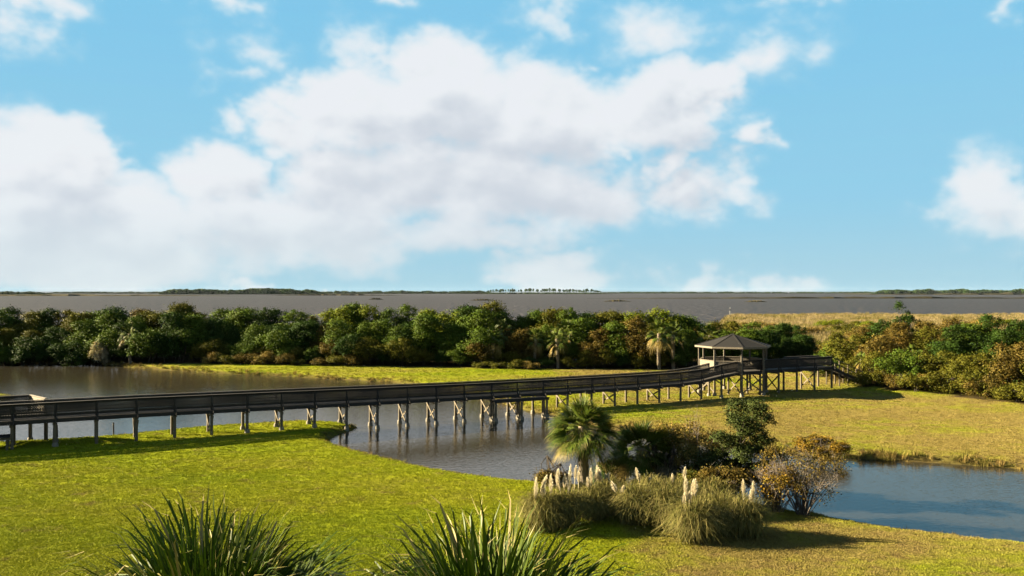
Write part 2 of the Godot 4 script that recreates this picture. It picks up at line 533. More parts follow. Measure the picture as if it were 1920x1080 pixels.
# ------------------------------------------------------------------ the far shore
func far_shore() -> void:
	# low marsh banks
	var banks := [[-300, 480, 2300.0, 70.0], [500, 760, 2600.0, 30.0], [1100, 2200, 1450.0, 26.0], [1130, 1185, 1010.0, 10.0], [1395, 1440, 960.0, 9.0], [690, 720, 1250.0, 9.0], [1560, 2200, 3200.0, 60.0], [880, 930, 1120.0, 8.0]]
	for a in banks:
		var mb := MB.new()
		mb.col = Color(1, 1, 1)
		var xa: float = (a[0] - 960.0) / F * a[2]
		var xb: float = (a[1] - 960.0) / F * a[2]
		var n := 48
		var prev := []
		for k in n + 1:
			var t := float(k) / n
			var xx := lerpf(xa, xb, t)
			var wdt: float = a[3] * (0.35 + 0.65 * sin(PI * t)) * (0.8 + 0.5 * noise.get_noise_2d(k * 0.4, a[2]))
			var hh: float = (0.9 + 1.6 * absf(noise.get_noise_2d(k * 0.9, a[2] + 9.0))) * sin(PI * clampf(t, 0.02, 0.98)) * (a[2] / 800.0)
			var row := [P(xx, a[2] - wdt * 0.5, -0.2), P(xx, a[2] - wdt * 0.4, hh), P(xx, a[2] + wdt * 0.4, hh * 1.1), P(xx, a[2] + wdt * 0.5, -0.2)]
			if k:
				for q in 3:
					mb.quad(prev[q], prev[q + 1], row[q + 1], row[q])
			prev = row
		var m: StandardMaterial3D = M.get("marsh")
		if m == null:
			m = mat("marsh", Color(0.045, 0.040, 0.022), 0.95, 0.1)
		struct("marsh_bank", mb.mesh(), m)
	# wooded shores, each one mass of trees
	var leafy := blob_tree(3)
	var pine := pine_tree()
	var woods := [
		["distant dark wood along the far shore, left of the great cloud's foot", 300, 610, 3600.0, 25.0, 520, false],
		["thin distant tree line at the far shore's left end", -120, 95, 3300.0, 14.0, 260, false],
		["hair-thin distant tree line between left end and dark wood", 80, 320, 5200.0, 13.0, 260, false],
		["thin distant tree line between the dark wood and the pines", 590, 925, 4600.0, 17.0, 360, false],
		["stand of tall thin pines on the far shore under low cloud", 905, 1135, 4200.0, 29.0, 170, true],
		["thin distant tree line right of the far pines", 1120, 1650, 5600.0, 13.0, 480, false],
		["long bluish wood on the far shore at the right", 1635, 2120, 4300.0, 26.0, 560, false]]
	for a in woods:
		var mm := MultiMesh.new()
		mm.transform_format = MultiMesh.TRANSFORM_3D
		mm.mesh = pine if a[6] else leafy
		var n: int = a[5]
		mm.instance_count = n
		for k in n:
			var px := rng.randf_range(a[1], a[2])
			var dd: float = a[3] + rng.randf_range(0, 260)
			var e := minf(1.0, minf(px - a[1], a[2] - px) / 40.0 + 0.35)
			var hh: float = a[4] * e * (0.65 + 0.35 * noise.get_noise_1d(px * 0.02) + rng.randf_range(-0.1, 0.22))
			var wdt: float = hh * rng.randf_range(0.7, 1.0) if a[6] else maxf(hh, 8.0) * rng.randf_range(1.0, 1.7)
			mm.set_instance_transform(k, Transform3D(Basis(Vector3.UP, rng.randf() * TAU).scaled(Vector3(wdt, hh, wdt)), P((px - 960.0) / F * dd, dd, 0.0)))
		var o := MultiMeshInstance3D.new()
		o.name = numbered("far_wood")
		o.multimesh = mm
		o.material_override = M["dark leaves"]
		add_child(o)
		tag(o, a[0], "woodland", "", "stuff")
		# its low ground
		var strip := MB.new()
		var x0: float = (a[1] - 960.0) / F * a[3]
		var x1: float = (a[2] - 960.0) / F * a[3]
		strip.box(Transform3D(Basis.IDENTITY, P((x0 + x1) * 0.5, a[3] + 120.0, 0.3)), Vector3(x1 - x0 + 60.0, 1.4, 330.0))
		struct("far_shore", strip.mesh(), M["marsh"])

func blob_tree(seed_: int) -> ArrayMesh:        # one unit tall, one unit wide
	var r := RandomNumberGenerator.new()
	r.seed = seed_
	var mb := MB.new()
	for k in 150:
		var a := r.randf() * TAU
		var y := r.randf_range(0.05, 1.0)
		var rad := 0.5 * sqrt(maxf(0.05, 1.0 - pow((y - 0.45) / 0.6, 2.0))) * r.randf_range(0.6, 1.05)
		var p := Vector3(cos(a) * rad, y, sin(a) * rad)
		var u := Vector3(r.randfn(), r.randfn(), r.randfn()).normalized() * 0.16
		var w := u.cross(Vector3(r.randfn(), r.randfn(), r.randfn())).normalized() * 0.12
		var g := r.randf_range(0.7, 1.3)
		mb.col = Color(g, g, g)
		mb.quad(p - u, p + w, p + u, p - w)
	return mb.mesh()

func pine_tree() -> ArrayMesh:
	var r := RandomNumberGenerator.new()
	r.seed = 8
	var mb := MB.new()
	mb.col = Color(1.2, 1.0, 0.9)
	mb.tube([Vector3(0, 0, 0), Vector3(0.01, 0.5, 0), Vector3(0, 0.95, 0)], [0.022, 0.016, 0.008], 5)
	for k in 90:
		var a := r.randf() * TAU
		var y := r.randf_range(0.62, 1.0)
		var rad := 0.32 * (1.12 - y) / 0.5 * r.randf_range(0.2, 1.0) + 0.03
		var p := Vector3(cos(a) * rad, y, sin(a) * rad)
		var u := Vector3(r.randfn(), r.randfn() * 0.4, r.randfn()).normalized() * 0.09
		var w := u.cross(Vector3(r.randfn(), r.randfn(), r.randfn())).normalized() * 0.05
		mb.col = Color(1, 1, 1) * r.randf_range(0.7, 1.2)
		mb.quad(p - u, p + w, p + u, p - w)
	for k in 40:                                   # undergrowth at its foot
		var p := Vector3(r.randfn() * 0.25, r.randf_range(0.02, 0.22), r.randfn() * 0.25)
		var u := Vector3(r.randfn(), r.randfn() * 0.6, r.randfn()).normalized() * 0.12
		var w := u.cross(Vector3(r.randfn(), r.randfn(), r.randfn())).normalized() * 0.09
		mb.quad(p - u, p + w, p + u, p - w)
	return mb.mesh()

# ------------------------------------------------------------------ boardwalk
const BAY := 2.65
const WIDE := 1.95
const U := Vector2(0.890, 0.456)         # along the walk (x, distance)
const V := Vector2(-0.456, 0.890)        # across it, away from the eye
const ORIGIN := Vector2(-27.8, 63.2)
const TOP := [[-60, 3.56], [-28, 3.58], [-20, 3.49], [-11, 3.38], [-4, 3.30], [4, 3.27], [12, 3.28], [18.5, 3.36], [23.5, 4.18], [60, 4.18]]

func on_walk(s: float, across: float, y: float) -> Vector3:
	var p := ORIGIN + U * s + V * across
	return P(p.x, p.y, y)

func rail_top(s: float) -> float:
	return table(TOP, (ORIGIN + U * s).x)

func lattice(length: float, height: float) -> ArrayMesh:     # spans z 0..length, y 0..height
	var mb := MB.new()
	var step := 0.155
	var k := -height
	while k < length:
		for s in [0, 1]:
			# a slat rising at 45 degrees, cut at the panel's ends
			var z0 := maxf(k, 0.0)
			var z1 := minf(k + height, length)
			if z1 - z0 > 0.05:
				var ya := z0 - k
				var yb := z1 - k
				var a := Vector3(0.012 if s else -0.012, ya if s == 0 else height - ya, z0)
				var b := Vector3(0.012 if s else -0.012, yb if s == 0 else height - yb, z1)
				var g := 0.85 + 0.3 * fposmod(k * 7.31 + s * 0.37, 1.0)
				mb.col = Color(g, g, g)
				mb.bar(a, b, 0.014, 0.058)
		k += step
	return mb.mesh()

func boardwalk() -> void:
	var bw := thing("boardwalk", on_walk(0, 0, 0), "long dark timber boardwalk with lattice railings crossing the pond on cross-braced piles", "boardwalk")
	bw.transform = Transform3D.IDENTITY
	var rt: Material = M["rail timber"]
	var pt: Material = M["pile timber"]
	var panel := lattice(1.0 * BAY, 0.88)
	var planks := MB.new()
	for k in 18:
		planks.box(Transform3D(Basis.IDENTITY, Vector3(WIDE * 0.5, 0, (k + 0.5) * BAY / 18.0)), Vector3(WIDE + 0.1, 0.038, BAY / 18.0 - 0.012))
	var plank_mesh := planks.mesh()
	var footing := footing_mesh()
	var k0 := -7
	var k1 := 27
	for k in range(k0, k1 + 1):
		var s := k * BAY
		var top := rail_top(s)
		var at_gazebo := k >= 22 and k <= 24
		var bent := Node3D.new()
		bent.name = "pile_bent"
		bw.add_child(bent, true)
		for side in [0, 1]:
			var ac: float = 0.0 if side == 0 else WIDE
			var q := ORIGIN + U * s + V * ac
			var gy := land(q.x, q.y)
			var foot := minf(gy, 0.0) - 0.3 if gy < 0.05 else gy - 0.25
			# pile from the ground up through the deck; the railing post is its upper end
			pole("pile", on_walk(s, ac, foot), on_walk(s, ac, top - 1.30), 0.235, pt, bent)
			if not (at_gazebo and side == 1):
				beam("railing_post", on_walk(s, ac, top - 1.30), on_walk(s, ac, top + 0.03), 0.12, 0.12, rt, bent)
			# outrigger that props the post
			var out: float = -0.42 if side == 0 else 0.42
			beam("outrigger", on_walk(s + 0.10, ac, top - 0.62), on_walk(s + 0.10, ac + out, top - 1.30), 0.05, 0.10, rt, bent)
			beam("outrigger_beam", on_walk(s + 0.10, ac - signf(out) * 0.1, top - 1.36), on_walk(s + 0.10, ac + out * 1.12, top - 1.36), 0.06, 0.14, rt, bent)
			if k >= 5 and k <= 13 or k in [3, 4, -2, 21]:
				var wy := maxf(gy, 0.0)
				part("concrete_footing", footing, M["concrete"], bent, Transform3D(Basis(Vector3.UP, k * 0.7 + side), on_walk(s, ac, wy - 0.12)))
		# pile cap and cross bracing on the bent
		beam("pile_cap", on_walk(s - 0.13, -0.15, top - 1.44), on_walk(s - 0.13, WIDE + 0.15, top - 1.44), 0.08, 0.22, pt, bent)
		if k % 2 == 0 or (k >= 5 and k <= 12):
			var mid := ORIGIN + U * s + V * (WIDE * 0.5)
			var low := maxf(land(mid.x, mid.y), 0.0) + 0.40
			beam("cross_brace", on_walk(s - 0.14, 0.02, low), on_walk(s - 0.14, WIDE - 0.02, top - 1.62), 0.045, 0.14, pt, bent)
			beam("cross_brace", on_walk(s + 0.14, WIDE - 0.02, low), on_walk(s + 0.14, 0.02, top - 1.62), 0.045, 0.14, pt, bent)
		if k == k1: break
		var s2 := s + BAY
		var top2 := rail_top(s2)
		var d3 := on_walk(s2, 0, top2) - on_walk(s, 0, top)
		var z := d3 / BAY
		var across := on_walk(0, 1, 0) - on_walk(0, 0, 0)
		var deck_t := Transform3D(Basis(across, Vector3.UP, z), on_walk(s, 0, top - 1.09))
		var dk := part("deck_planks", plank_mesh, rt, bw, deck_t)
		dk.set_meta("kind", "stuff")
		for side in [0, 1]:
			var ac: float = 0.0 if side == 0 else WIDE
			var sg := -1.0 if side == 0 else 1.0
			beam("stringer", on_walk(s, ac + sg * 0.09, top - 1.24), on_walk(s2, ac + sg * 0.09, top2 - 1.24), 0.06, 0.27, rt, bw)
			if side == 1 and k >= 21 and k <= 24: continue        # open towards the gazebo
			var rail := Node3D.new()
			rail.name = "railing"
			bw.add_child(rail, true)
			beam("cap_rail", on_walk(s, ac, top + 0.05), on_walk(s2, ac, top2 + 0.05), 0.19, 0.04, rt, rail)
			beam("upper_rail", on_walk(s, ac - sg * 0.085, top - 0.05), on_walk(s2, ac - sg * 0.085, top2 - 0.05), 0.04, 0.13, rt, rail)
			beam("skirt_board", on_walk(s, ac - sg * 0.085, top - 0.82), on_walk(s2, ac - sg * 0.085, top2 - 0.82), 0.035, 0.17, rt, rail)
			beam("middle_rail", on_walk(s, ac - sg * 0.085, top - 0.60), on_walk(s2, ac - sg * 0.085, top2 - 0.60), 0.04, 0.09, rt, rail)
			var lt := Transform3D(Basis(across, Vector3.UP, z), on_walk(s, ac, top - 0.90))
			var lp := part("lattice_panel", panel, rt, rail, lt)
			lp.set_meta("kind", "stuff")
	# stairs down to the ground at the far end
	var sa := k1 * BAY
	var fl := rail_top(sa) - 1.09
	var run := 5.4
	var end2 := ORIGIN + U * (sa + run)
	var gy2 := land(end2.x, end2.y)
	for ac in [0.05, WIDE - 0.05]:
		beam("stair_stringer", on_walk(sa, ac, fl - 0.18), on_walk(sa + run, ac, gy2 + 0.02), 0.07, 0.28, rt, bw)
		beam("stair_handrail", on_walk(sa, ac, fl + 1.10), on_walk(sa + run, ac, gy2 + 1.10), 0.12, 0.06, pt, bw)
		beam("stair_middle_rail", on_walk(sa, ac, fl + 0.60), on_walk(sa + run, ac, gy2 + 0.60), 0.05, 0.09, rt, bw)
		for q in 4:
			var t := (q + 1) / 4.0
			var yy := lerpf(fl, gy2, t)
			beam("stair_post", on_walk(sa + run * t, ac + 0.06, gy2 - 0.2), on_walk(sa + run * t, ac + 0.06, yy + 1.15), 0.11, 0.11, pt, bw)
	var steps := 13
	for q in steps:
		var t := (q + 0.5) / steps
		beam("stair_tread", on_walk(sa + run * t, 0.0, lerpf(fl, gy2 + 0.1, t)), on_walk(sa + run * t, WIDE, lerpf(fl, gy2 + 0.1, t)), 0.30, 0.045, rt, bw)
	# a lower landing by the water on the near side
	for q in 5:
		var sl := 11.0 * BAY + q * 1.3
		for ac in [-0.38, -0.92]:
			var p: Vector2 = ORIGIN + U * sl + V * float(ac)
			var foot := minf(land(p.x, p.y), 0.0) - 0.3
			if q % 2 == 0:
				pole("landing_pile", on_walk(sl, ac, foot), on_walk(sl, ac, 1.62), 0.21, pt, bw)
				part("concrete_footing", footing, M["concrete"], bw, Transform3D(Basis.IDENTITY, on_walk(sl, ac, -0.12)))
		if q % 2 == 0:
			beam("cross_brace", on_walk(sl - 0.11, -0.92, 0.4), on_walk(sl - 0.11, -0.38, 1.5), 0.045, 0.12, pt, bw)
			beam("cross_brace", on_walk(sl + 0.11, -0.38, 0.4), on_walk(sl + 0.11, -0.92, 1.5), 0.045, 0.12, pt, bw)
	for ac in [-0.34, -0.98]:
		beam("landing_stringer", on_walk(11.0 * BAY - 0.2, ac, 1.74), on_walk(11.0 * BAY + 5.4, ac, 1.74), 0.07, 0.24, rt, bw)
	var lp2 := MB.new()
	for q in 38:
		lp2.bar(on_walk(11.0 * BAY - 0.12 + q * 0.142, -0.30, 1.88), on_walk(11.0 * BAY - 0.12 + q * 0.142, -1.02, 1.88), 0.13, 0.036)
	part("landing_planks", lp2.mesh(), rt, bw).set_meta("kind", "stuff")

func footing_mesh() -> ArrayMesh:
	var mb := MB.new()
	mb.tube([Vector3(0, -0.8, 0), Vector3(0, -0.05, 0), Vector3(0, 0.36, 0), Vector3(0, 0.42, 0)], [0.24, 0.23, 0.20, 0.14], 9)
	return mb.mesh()

func gazebo() -> void:
	var c := Vector2(24.05, 93.0)
	var at := P(c.x, c.y, 0)
	var gz := thing("gazebo", Vector3.ZERO, "octagonal timber gazebo with dark shingled roof beside the raised boardwalk", "gazebo")
	var gt: Material = M["gazebo timber"]
	var floor_y := 3.09
	var eave := 5.60
	var apex := 6.80
	var corner := func(k: int, r: float, y: float) -> Vector3:
		var a := TAU * k / 8.0
		return at + Vector3(sin(a) * r, y, cos(a) * r)
	var roof := Node3D.new()
	roof.name = "roof"
	gz.add_child(roof)
	# roof: eight panels with thickness, hips, fascia
	for k in 8:
		var mb := MB.new()
		var a: Vector3 = corner.call(k, 4.12, eave)
		var b: Vector3 = corner.call(k + 1, 4.12, eave)
		var t := at + Vector3.UP * apex
		var lift := Vector3.UP * 0.09
		# courses of shingles, each a little proud of the one above
		var rows := 14
		for q in rows:
			var f0 := float(q) / rows
			var f1 := float(q + 1) / rows
			var la := a.lerp(t, f0); var lb := b.lerp(t, f0); var ua := a.lerp(t, f1); var ub := b.lerp(t, f1)
			mb.quad(la + lift + Vector3.UP * 0.022, ua + lift, ub + lift, lb + lift + Vector3.UP * 0.022)
			mb.quad(la + lift, la + lift + Vector3.UP * 0.022, lb + lift + Vector3.UP * 0.022, lb + lift)
		mb.tri(a, b, t)
		part("roof_panel", mb.mesh(), M["shingles"], roof)
		beam("fascia", a + Vector3.UP * 0.005, b + Vector3.UP * 0.005, 0.05, 0.18, M["pale timber"], roof)
		beam("hip_cap", a + lift * 1.2, t + lift * 1.35, 0.16, 0.035, M["shingles"], roof)
		beam("rafter", a.lerp(t, 0.02) - Vector3.UP * 0.08, t - Vector3.UP * 0.10, 0.06, 0.14, gt, roof)
	# posts, railings, legs
	for k in 8:
		var p: Vector3 = corner.call(k, 3.66, 0.0)
		var p2: Vector3 = corner.call(k + 1, 3.66, 0.0)
		var gy := land(p.x, -p.z)
		beam("post", p + Vector3.UP * (floor_y - 0.3), p + Vector3.UP * (eave + 0.02), 0.18, 0.18, gt, gz)
		beam("top_plate", p + Vector3.UP * (eave - 0.10), p2 + Vector3.UP * (eave - 0.10), 0.10, 0.20, gt, gz)
		beam("leg", p + Vector3.UP * (gy - 0.3), p + Vector3.UP * (floor_y - 0.3), 0.19, 0.19, M["pile timber"], gz)
		part("concrete_footing", footing_mesh(), M["concrete"], gz, Transform3D(Basis.IDENTITY, Vector3(p.x, gy - 0.05, p.z)))
		beam("rim_joist", p + Vector3.UP * (floor_y - 0.16), p2 + Vector3.UP * (floor_y - 0.16), 0.07, 0.28, M["rail timber"], gz)
		if k % 2 == 0:
			var g2 := land(p2.x, -p2.z)
			beam("cross_brace", p + Vector3.UP * (gy + 0.3), p2 + Vector3.UP * (floor_y - 0.5), 0.05, 0.13, M["pile timber"], gz)
			beam("cross_brace", p2 + Vector3.UP * (g2 + 0.3), p + Vector3.UP * (floor_y - 0.5), 0.05, 0.13, M["pile timber"], gz)
		if k == 0:
			continue          # open where the walk passes
		beam("railing_cap", p + Vector3.UP * (floor_y + 1.08), p2 + Vector3.UP * (floor_y + 1.08), 0.17, 0.045, M["pale timber"], gz)
		beam("railing_bottom", p + Vector3.UP * (floor_y + 0.14), p2 + Vector3.UP * (floor_y + 0.14), 0.05, 0.09, gt, gz)
		var zb := (p2 - p)
		var ln := zb.length()
		if k == 6 or k == 2:      # boarded panels
			for q in 9:
				var t0 := (q + 0.5) / 9.0
				var b0 := p.lerp(p2, t0)
				beam("railing_board", b0 + Vector3.UP * (floor_y + 0.16), b0 + Vector3.UP * (floor_y + 1.05), ln / 9.0 - 0.015, 0.03, M["pale timber"], gz).rotation.y = atan2(zb.x, zb.z) + PI / 2
		else:
			var lm := lattice(ln, 0.86)
			var z := zb.normalized()
			part("lattice_panel", lm, gt, gz, Transform3D(Basis(Vector3.UP.cross(z), Vector3.UP, z), p + Vector3.UP * (floor_y + 0.18))).set_meta("kind", "stuff")
	# floor boards
	var fb := MB.new()
	for q in 46:
		var x := -3.6 + (q + 0.5) * 7.2 / 46.0
		var ext := minf(3.6, 3.6 * (1.0 + 0.4142) - absf(x) ) if absf(x) > 1.49 else 3.6
		ext = minf(ext, 3.36 * 1.42 - absf(x) + 0.25)
		fb.box(Transform3D(Basis.IDENTITY, at + Vector3(x, floor_y - 0.001, 0)), Vector3(7.2 / 46.0 - 0.012, 0.036, ext * 2.0 - 0.5))
	part("floor_planks", fb.mesh(), M["rail timber"], gz).set_meta("kind", "stuff")
	# bench along the back
	for k in [3, 4]:
		var p: Vector3 = corner.call(k, 3.1, floor_y + 0.45)
		var p2: Vector3 = corner.call(k + 1, 3.1, floor_y + 0.45)
		beam("bench_seat", p, p2, 0.45, 0.05, gt, gz)
		for t in [0.15, 0.85]:
			var b0 := p.lerp(p2, t)
			beam("bench_leg", b0 - Vector3.UP * 0.44, b0 - Vector3.UP * 0.03, 0.09, 0.3, gt, gz)

func overlook() -> void:
	# a small railed deck that branches off behind the walk's near end
	var rt: Material = M["rail timber"]
	var ov := thing("overlook_deck", Vector3.ZERO, "small railed timber deck with a pale sunlit panel, behind the boardwalk's nearest end", "deck")
	var pts: Array[Vector2] = [Vector2(-40.6, 60.4), Vector2(-40.4, 63.6), Vector2(-37.0, 65.6), Vector2(-34.6, 63.4)]
	var top := 3.50
	for k in 4:
		var p := pts[k]
		var gy := minf(land(p.x, p.y), 0.0) - 0.3
		beam("pile", P(p.x, p.y, gy), P(p.x, p.y, top + 0.05), 0.2, 0.2, M["pile timber"], ov)
		part("concrete_footing", footing_mesh(), M["concrete"], ov, Transform3D(Basis.IDENTITY, P(p.x, p.y, -0.1)))
		if k == 3: break
		var q := pts[k + 1]
		var pale := k == 2
		var m: Material = M["pale timber"] if pale else rt
		beam("cap_rail", P(p.x, p.y, top + 0.08), P(q.x, q.y, top + 0.08), 0.18, 0.04, m, ov)
		beam("stringer", P(p.x, p.y, top - 1.24), P(q.x, q.y, top - 1.24), 0.06, 0.27, rt, ov)
		if pale:
			for b in 6:
				var yy := top - 0.06 - b * 0.17
				beam("rail_board", P(p.x, p.y, yy), P(q.x, q.y, yy), 0.035, 0.145, m, ov)
		else:
			var z := P(q.x, q.y) - P(p.x, p.y)
			var lm := lattice(z.length(), 0.9)
			z = z.normalized()
			part("lattice_panel", lm, rt, ov, Transform3D(Basis(Vector3.UP.cross(z), Vector3.UP, z), P(p.x, p.y, top - 0.95))).set_meta("kind", "stuff")
			beam("upper_rail", P(p.x, p.y, top - 0.02), P(q.x, q.y, top - 0.02), 0.06, 0.12, rt, ov)
	var fb := MB.new()
	for q in 24:
		var x := -40.3 + (q + 0.5) * 5.5 / 24.0
		var d0 := ORIGIN.y + (x - ORIGIN.x) * 0.513 + WIDE * 1.12 + 0.1
		var d1 := lerpf(63.4, 65.5, clampf((x + 40.4) / 3.4, 0.0, 1.0)) if x < -37.0 else lerpf(65.5, 63.3, (x + 37.0) / 2.4)
		if d1 - d0 > 0.1:
			fb.box(Transform3D(Basis.IDENTITY, P(x, (d0 + d1) * 0.5, top - 1.09)), Vector3(5.5 / 24.0 - 0.012, 0.036, d1 - d0))
	part("deck_planks", fb.mesh(), rt, ov).set_meta("kind", "stuff")
	# a low landing on the grass in front
	var lo := thing("low_landing", Vector3.ZERO, "low weathered timber landing on short posts beneath the boardwalk's nearest end", "landing")
	var a := Vector2(-37.6, 58.0)
	for q in 4:
		for w in [0.0, 1.3]:
			var p: Vector2 = a + U * (q * 0.95) + V * float(w)
			var gy := land(p.x, p.y)
			beam("post", P(p.x, p.y, gy - 0.25), P(p.x, p.y, 1.36 if q < 3 else 1.18), 0.13, 0.13, M["pile timber"], lo)
	for w in [0.0, 1.3]:
		var p: Vector2 = a + V * float(w) - U * 0.2
		var q: Vector2 = a + V * float(w) + U * 3.1
		beam("stringer", P(p.x, p.y, 1.28), P(q.x, q.y, 1.28), 0.17, 0.16, M["pile timber"], lo)
	for q in 12:
		var p := a + U * (q * 0.27 - 0.1) - V * 0.15
		var p2 := p + V * 1.6
		beam("plank", P(p.x, p.y, 1.39), P(p2.x, p2.y, 1.39), 0.25, 0.04, rt, lo)

# ------------------------------------------------------------------ shrubs and trees
var shapes := {}
func leafy(seed_: int, lobes: Array, clusters: int, per: int, cr: float, ll: float, lw: float, flat := 0.6) -> ArrayMesh:
	var r := RandomNumberGenerator.new()
	r.seed = seed_
	var mb := MB.new()
	var total := 0.0
	for l in lobes: total += l[1] * l[1]
	for k in clusters:
		var pick := r.randf() * total
		var l: Array = lobes[0]
		for q in lobes:
			pick -= q[1] * q[1]
			if pick <= 0.0:
				l = q
				break
		var dir := Vector3(r.randfn(), r.randfn(), r.randfn()).normalized()
		if dir.y < -0.35: dir.y = -dir.y
		var c: Vector3 = l[0] + dir * Vector3(1, 0.9, 1) * l[1] * (r.randf_range(0.72, 1.06))
		if c.y < 0.15: c.y = r.randf_range(0.1, 0.5)
		var size := cr * r.randf_range(0.65, 1.3)
		var tone := r.randf_range(0.66, 1.34)
		var warm := r.randf_range(-0.16, 0.2)
		for m in per:
			var o := Vector3(r.randfn(), r.randfn() * 0.75, r.randfn()) * size * 0.55
			var p := c + o
			var out := (dir * 0.7 + o.normalized() + Vector3(0, 0.35, 0)).normalized()
			var nn := (out * flat + Vector3(r.randfn(), r.randfn(), r.randfn()) * 0.75).normalized()
			var a := nn.cross(Vector3(r.randfn(), r.randfn(), r.randfn())).normalized()
			var b := nn.cross(a)
			var s := r.randf_range(0.65, 1.35)
			a *= ll * s * 0.5
			b *= lw * s * 0.5
			var g := tone * r.randf_range(0.7, 1.3)
			var col := Color(g * (1.0 + warm), g, g * (1.0 - warm * 0.5))
			var sn := (nn + out * 0.8).normalized()
			var k0 := mb.v.size()
			mb.v.append(p - a); mb.v.append(p + b); mb.v.append(p + a); mb.v.append(p - b)
			for q in 4:
				mb.n.append(sn); mb.c.append(col)
			if (2.0 * a).cross(a + b).dot(sn) >= 0.0:     # keep the face and its shading on one side
				mb.i.append_array([k0, k0 + 1, k0 + 2, k0, k0 + 2, k0 + 3])
			else:
				mb.i.append_array([k0, k0 + 2, k0 + 1, k0, k0 + 3, k0 + 2])
	return mb.mesh()

func limbs(seed_: int, lobes: Array, r0: float, stems := 2) -> ArrayMesh:
	var r := RandomNumberGenerator.new()
	r.seed = seed_
	var mb := MB.new()
	for k in stems:
		var base := Vector3(r.randfn() * 0.15, -0.3, r.randfn() * 0.15)
		var fork := Vector3(r.randfn() * 0.35, r.randf_range(0.8, 1.6), r.randfn() * 0.35)
		mb.tube([base, base.lerp(fork, 0.5) + Vector3(r.randfn(), 0, r.randfn()) * 0.06, fork], [r0, r0 * 0.82, r0 * 0.7], 7)
		for l in lobes:
			if r.randf() < 0.7:
				var tip: Vector3 = l[0] + Vector3(r.randfn(), r.randfn(), r.randfn()) * l[1] * 0.3
				var mid := fork.lerp(tip, 0.5) + Vector3(r.randfn(), r.randf(), r.randfn()) * 0.15
				mb.tube([fork, mid, tip], [r0 * 0.6, r0 * 0.38, r0 * 0.12], 5)
	return mb.mesh()

func twigs(seed_: int, height: float, wide: float, count: int, thick: float) -> ArrayMesh:     # a bare many-stemmed bush
	var r := RandomNumberGenerator.new()
	r.seed = seed_
	var mb := MB.new()
	for k in count:
		var a := r.randf() * TAU
		var lean := r.randf_range(0.1, 1.0)
		var g := r.randf_range(0.7, 1.3)
		mb.col = Color(g, g, g)
		var p0 := Vector3(cos(a) * 0.25, -0.1, sin(a) * 0.25) * r.randf()
		var tip := Vector3(cos(a) * wide * lean, height * r.randf_range(0.6, 1.0) * (1.15 - 0.35 * lean), sin(a) * wide * lean)
		var mid := p0.lerp(tip, 0.5) + Vector3(r.randfn() * 0.12, 0.15, r.randfn() * 0.12)
		mb.tube([p0, mid, tip], [thick, thick * 0.7, thick * 0.25], 4)
		for q in 5:
			var t := r.randf_range(0.35, 0.95)
			var s := mid.lerp(tip, t)
			var e := s + Vector3(r.randfn(), absf(r.randfn()) * 0.8 + 0.2, r.randfn()) * 0.32
			mb.tube([s, s.lerp(e, 0.5) + Vector3(r.randfn(), r.randfn(), r.randfn()) * 0.03, e], [thick * 0.4, thick * 0.3, thick * 0.14], 3)
	return mb.mesh()

func tree_shapes() -> void:
	var r := RandomNumberGenerator.new()
	# tall thicket trees, 8 m, crowns to the ground
	for k in 6:
		r.seed = 100 + k
		var lobes := []
		for q in 9:
			var a := q * 2.4 + r.randf()
			var y := r.randf_range(1.2, 6.2)
			var rad := r.randf_range(0.6, 2.4) * (1.0 - 0.07 * y)
			lobes.append([Vector3(cos(a) * rad, y, sin(a) * rad), r.randf_range(1.1, 1.75)])
		lobes.append([Vector3(r.randfn() * 0.4, 6.5, r.randfn() * 0.4), 1.35])
		lobes.append([Vector3(r.randfn() * 0.6, 3.0, 0.5), 2.0])
		shapes["tall%d" % k] = [leafy(200 + k, lobes, 330, 62, 0.60, 0.21, 0.125), limbs(300 + k, lobes, 0.14), 8.0]
	# shrubs, 4 m
	for k in 5:
		r.seed = 140 + k
		var lobes := []
		for q in 7:
			var a := q * 2.4 + r.randf()
			var rad := r.randf_range(0.5, 1.7)
			lobes.append([Vector3(cos(a) * rad, r.randf_range(0.9, 2.6), sin(a) * rad), r.randf_range(0.75, 1.2)])
		lobes.append([Vector3(0, 3.0, 0), 0.95])
		shapes["shrub%d" % k] = [leafy(240 + k, lobes, 170, 50, 0.46, 0.17, 0.10), limbs(340 + k, lobes, 0.07, 3), 4.0]
	# low mounds, 1.8 m
	for k in 4:
		r.seed = 160 + k
		var lobes := []
		for q in 6:
			var a := q * 2.4 + r.randf()
			var rad := r.randf_range(0.3, 1.3)
			lobes.append([Vector3(cos(a) * rad, r.randf_range(0.4, 1.0), sin(a) * rad), r.randf_range(0.5, 0.8)])
		shapes["mound%d" % k] = [leafy(260 + k, lobes, 100, 44, 0.34, 0.13, 0.075), limbs(360 + k, lobes, 0.04, 3), 1.8]
	# a small fan palm seen from afar, 6 m
	for k in 3:
		shapes["palm%d" % k] = [far_palm(400 + k, k), palm_trunk(420 + k, 3.9, 0.20), 6.0]

const KINDS := {
	"green": ["green leaves", "bright green rounded tree"], "dark": ["dark leaves", "dark green dense tree"], "olive": ["olive leaves", "olive yellow tree"],
	"lime": ["lime leaves", "yellow-green tree"], "rust": ["rust leaves", "rust brown leafy tree"], "tan": ["tan leaves", "tan half-bare shrub"]}
var planted := []      # [node, kind words, row words, px]

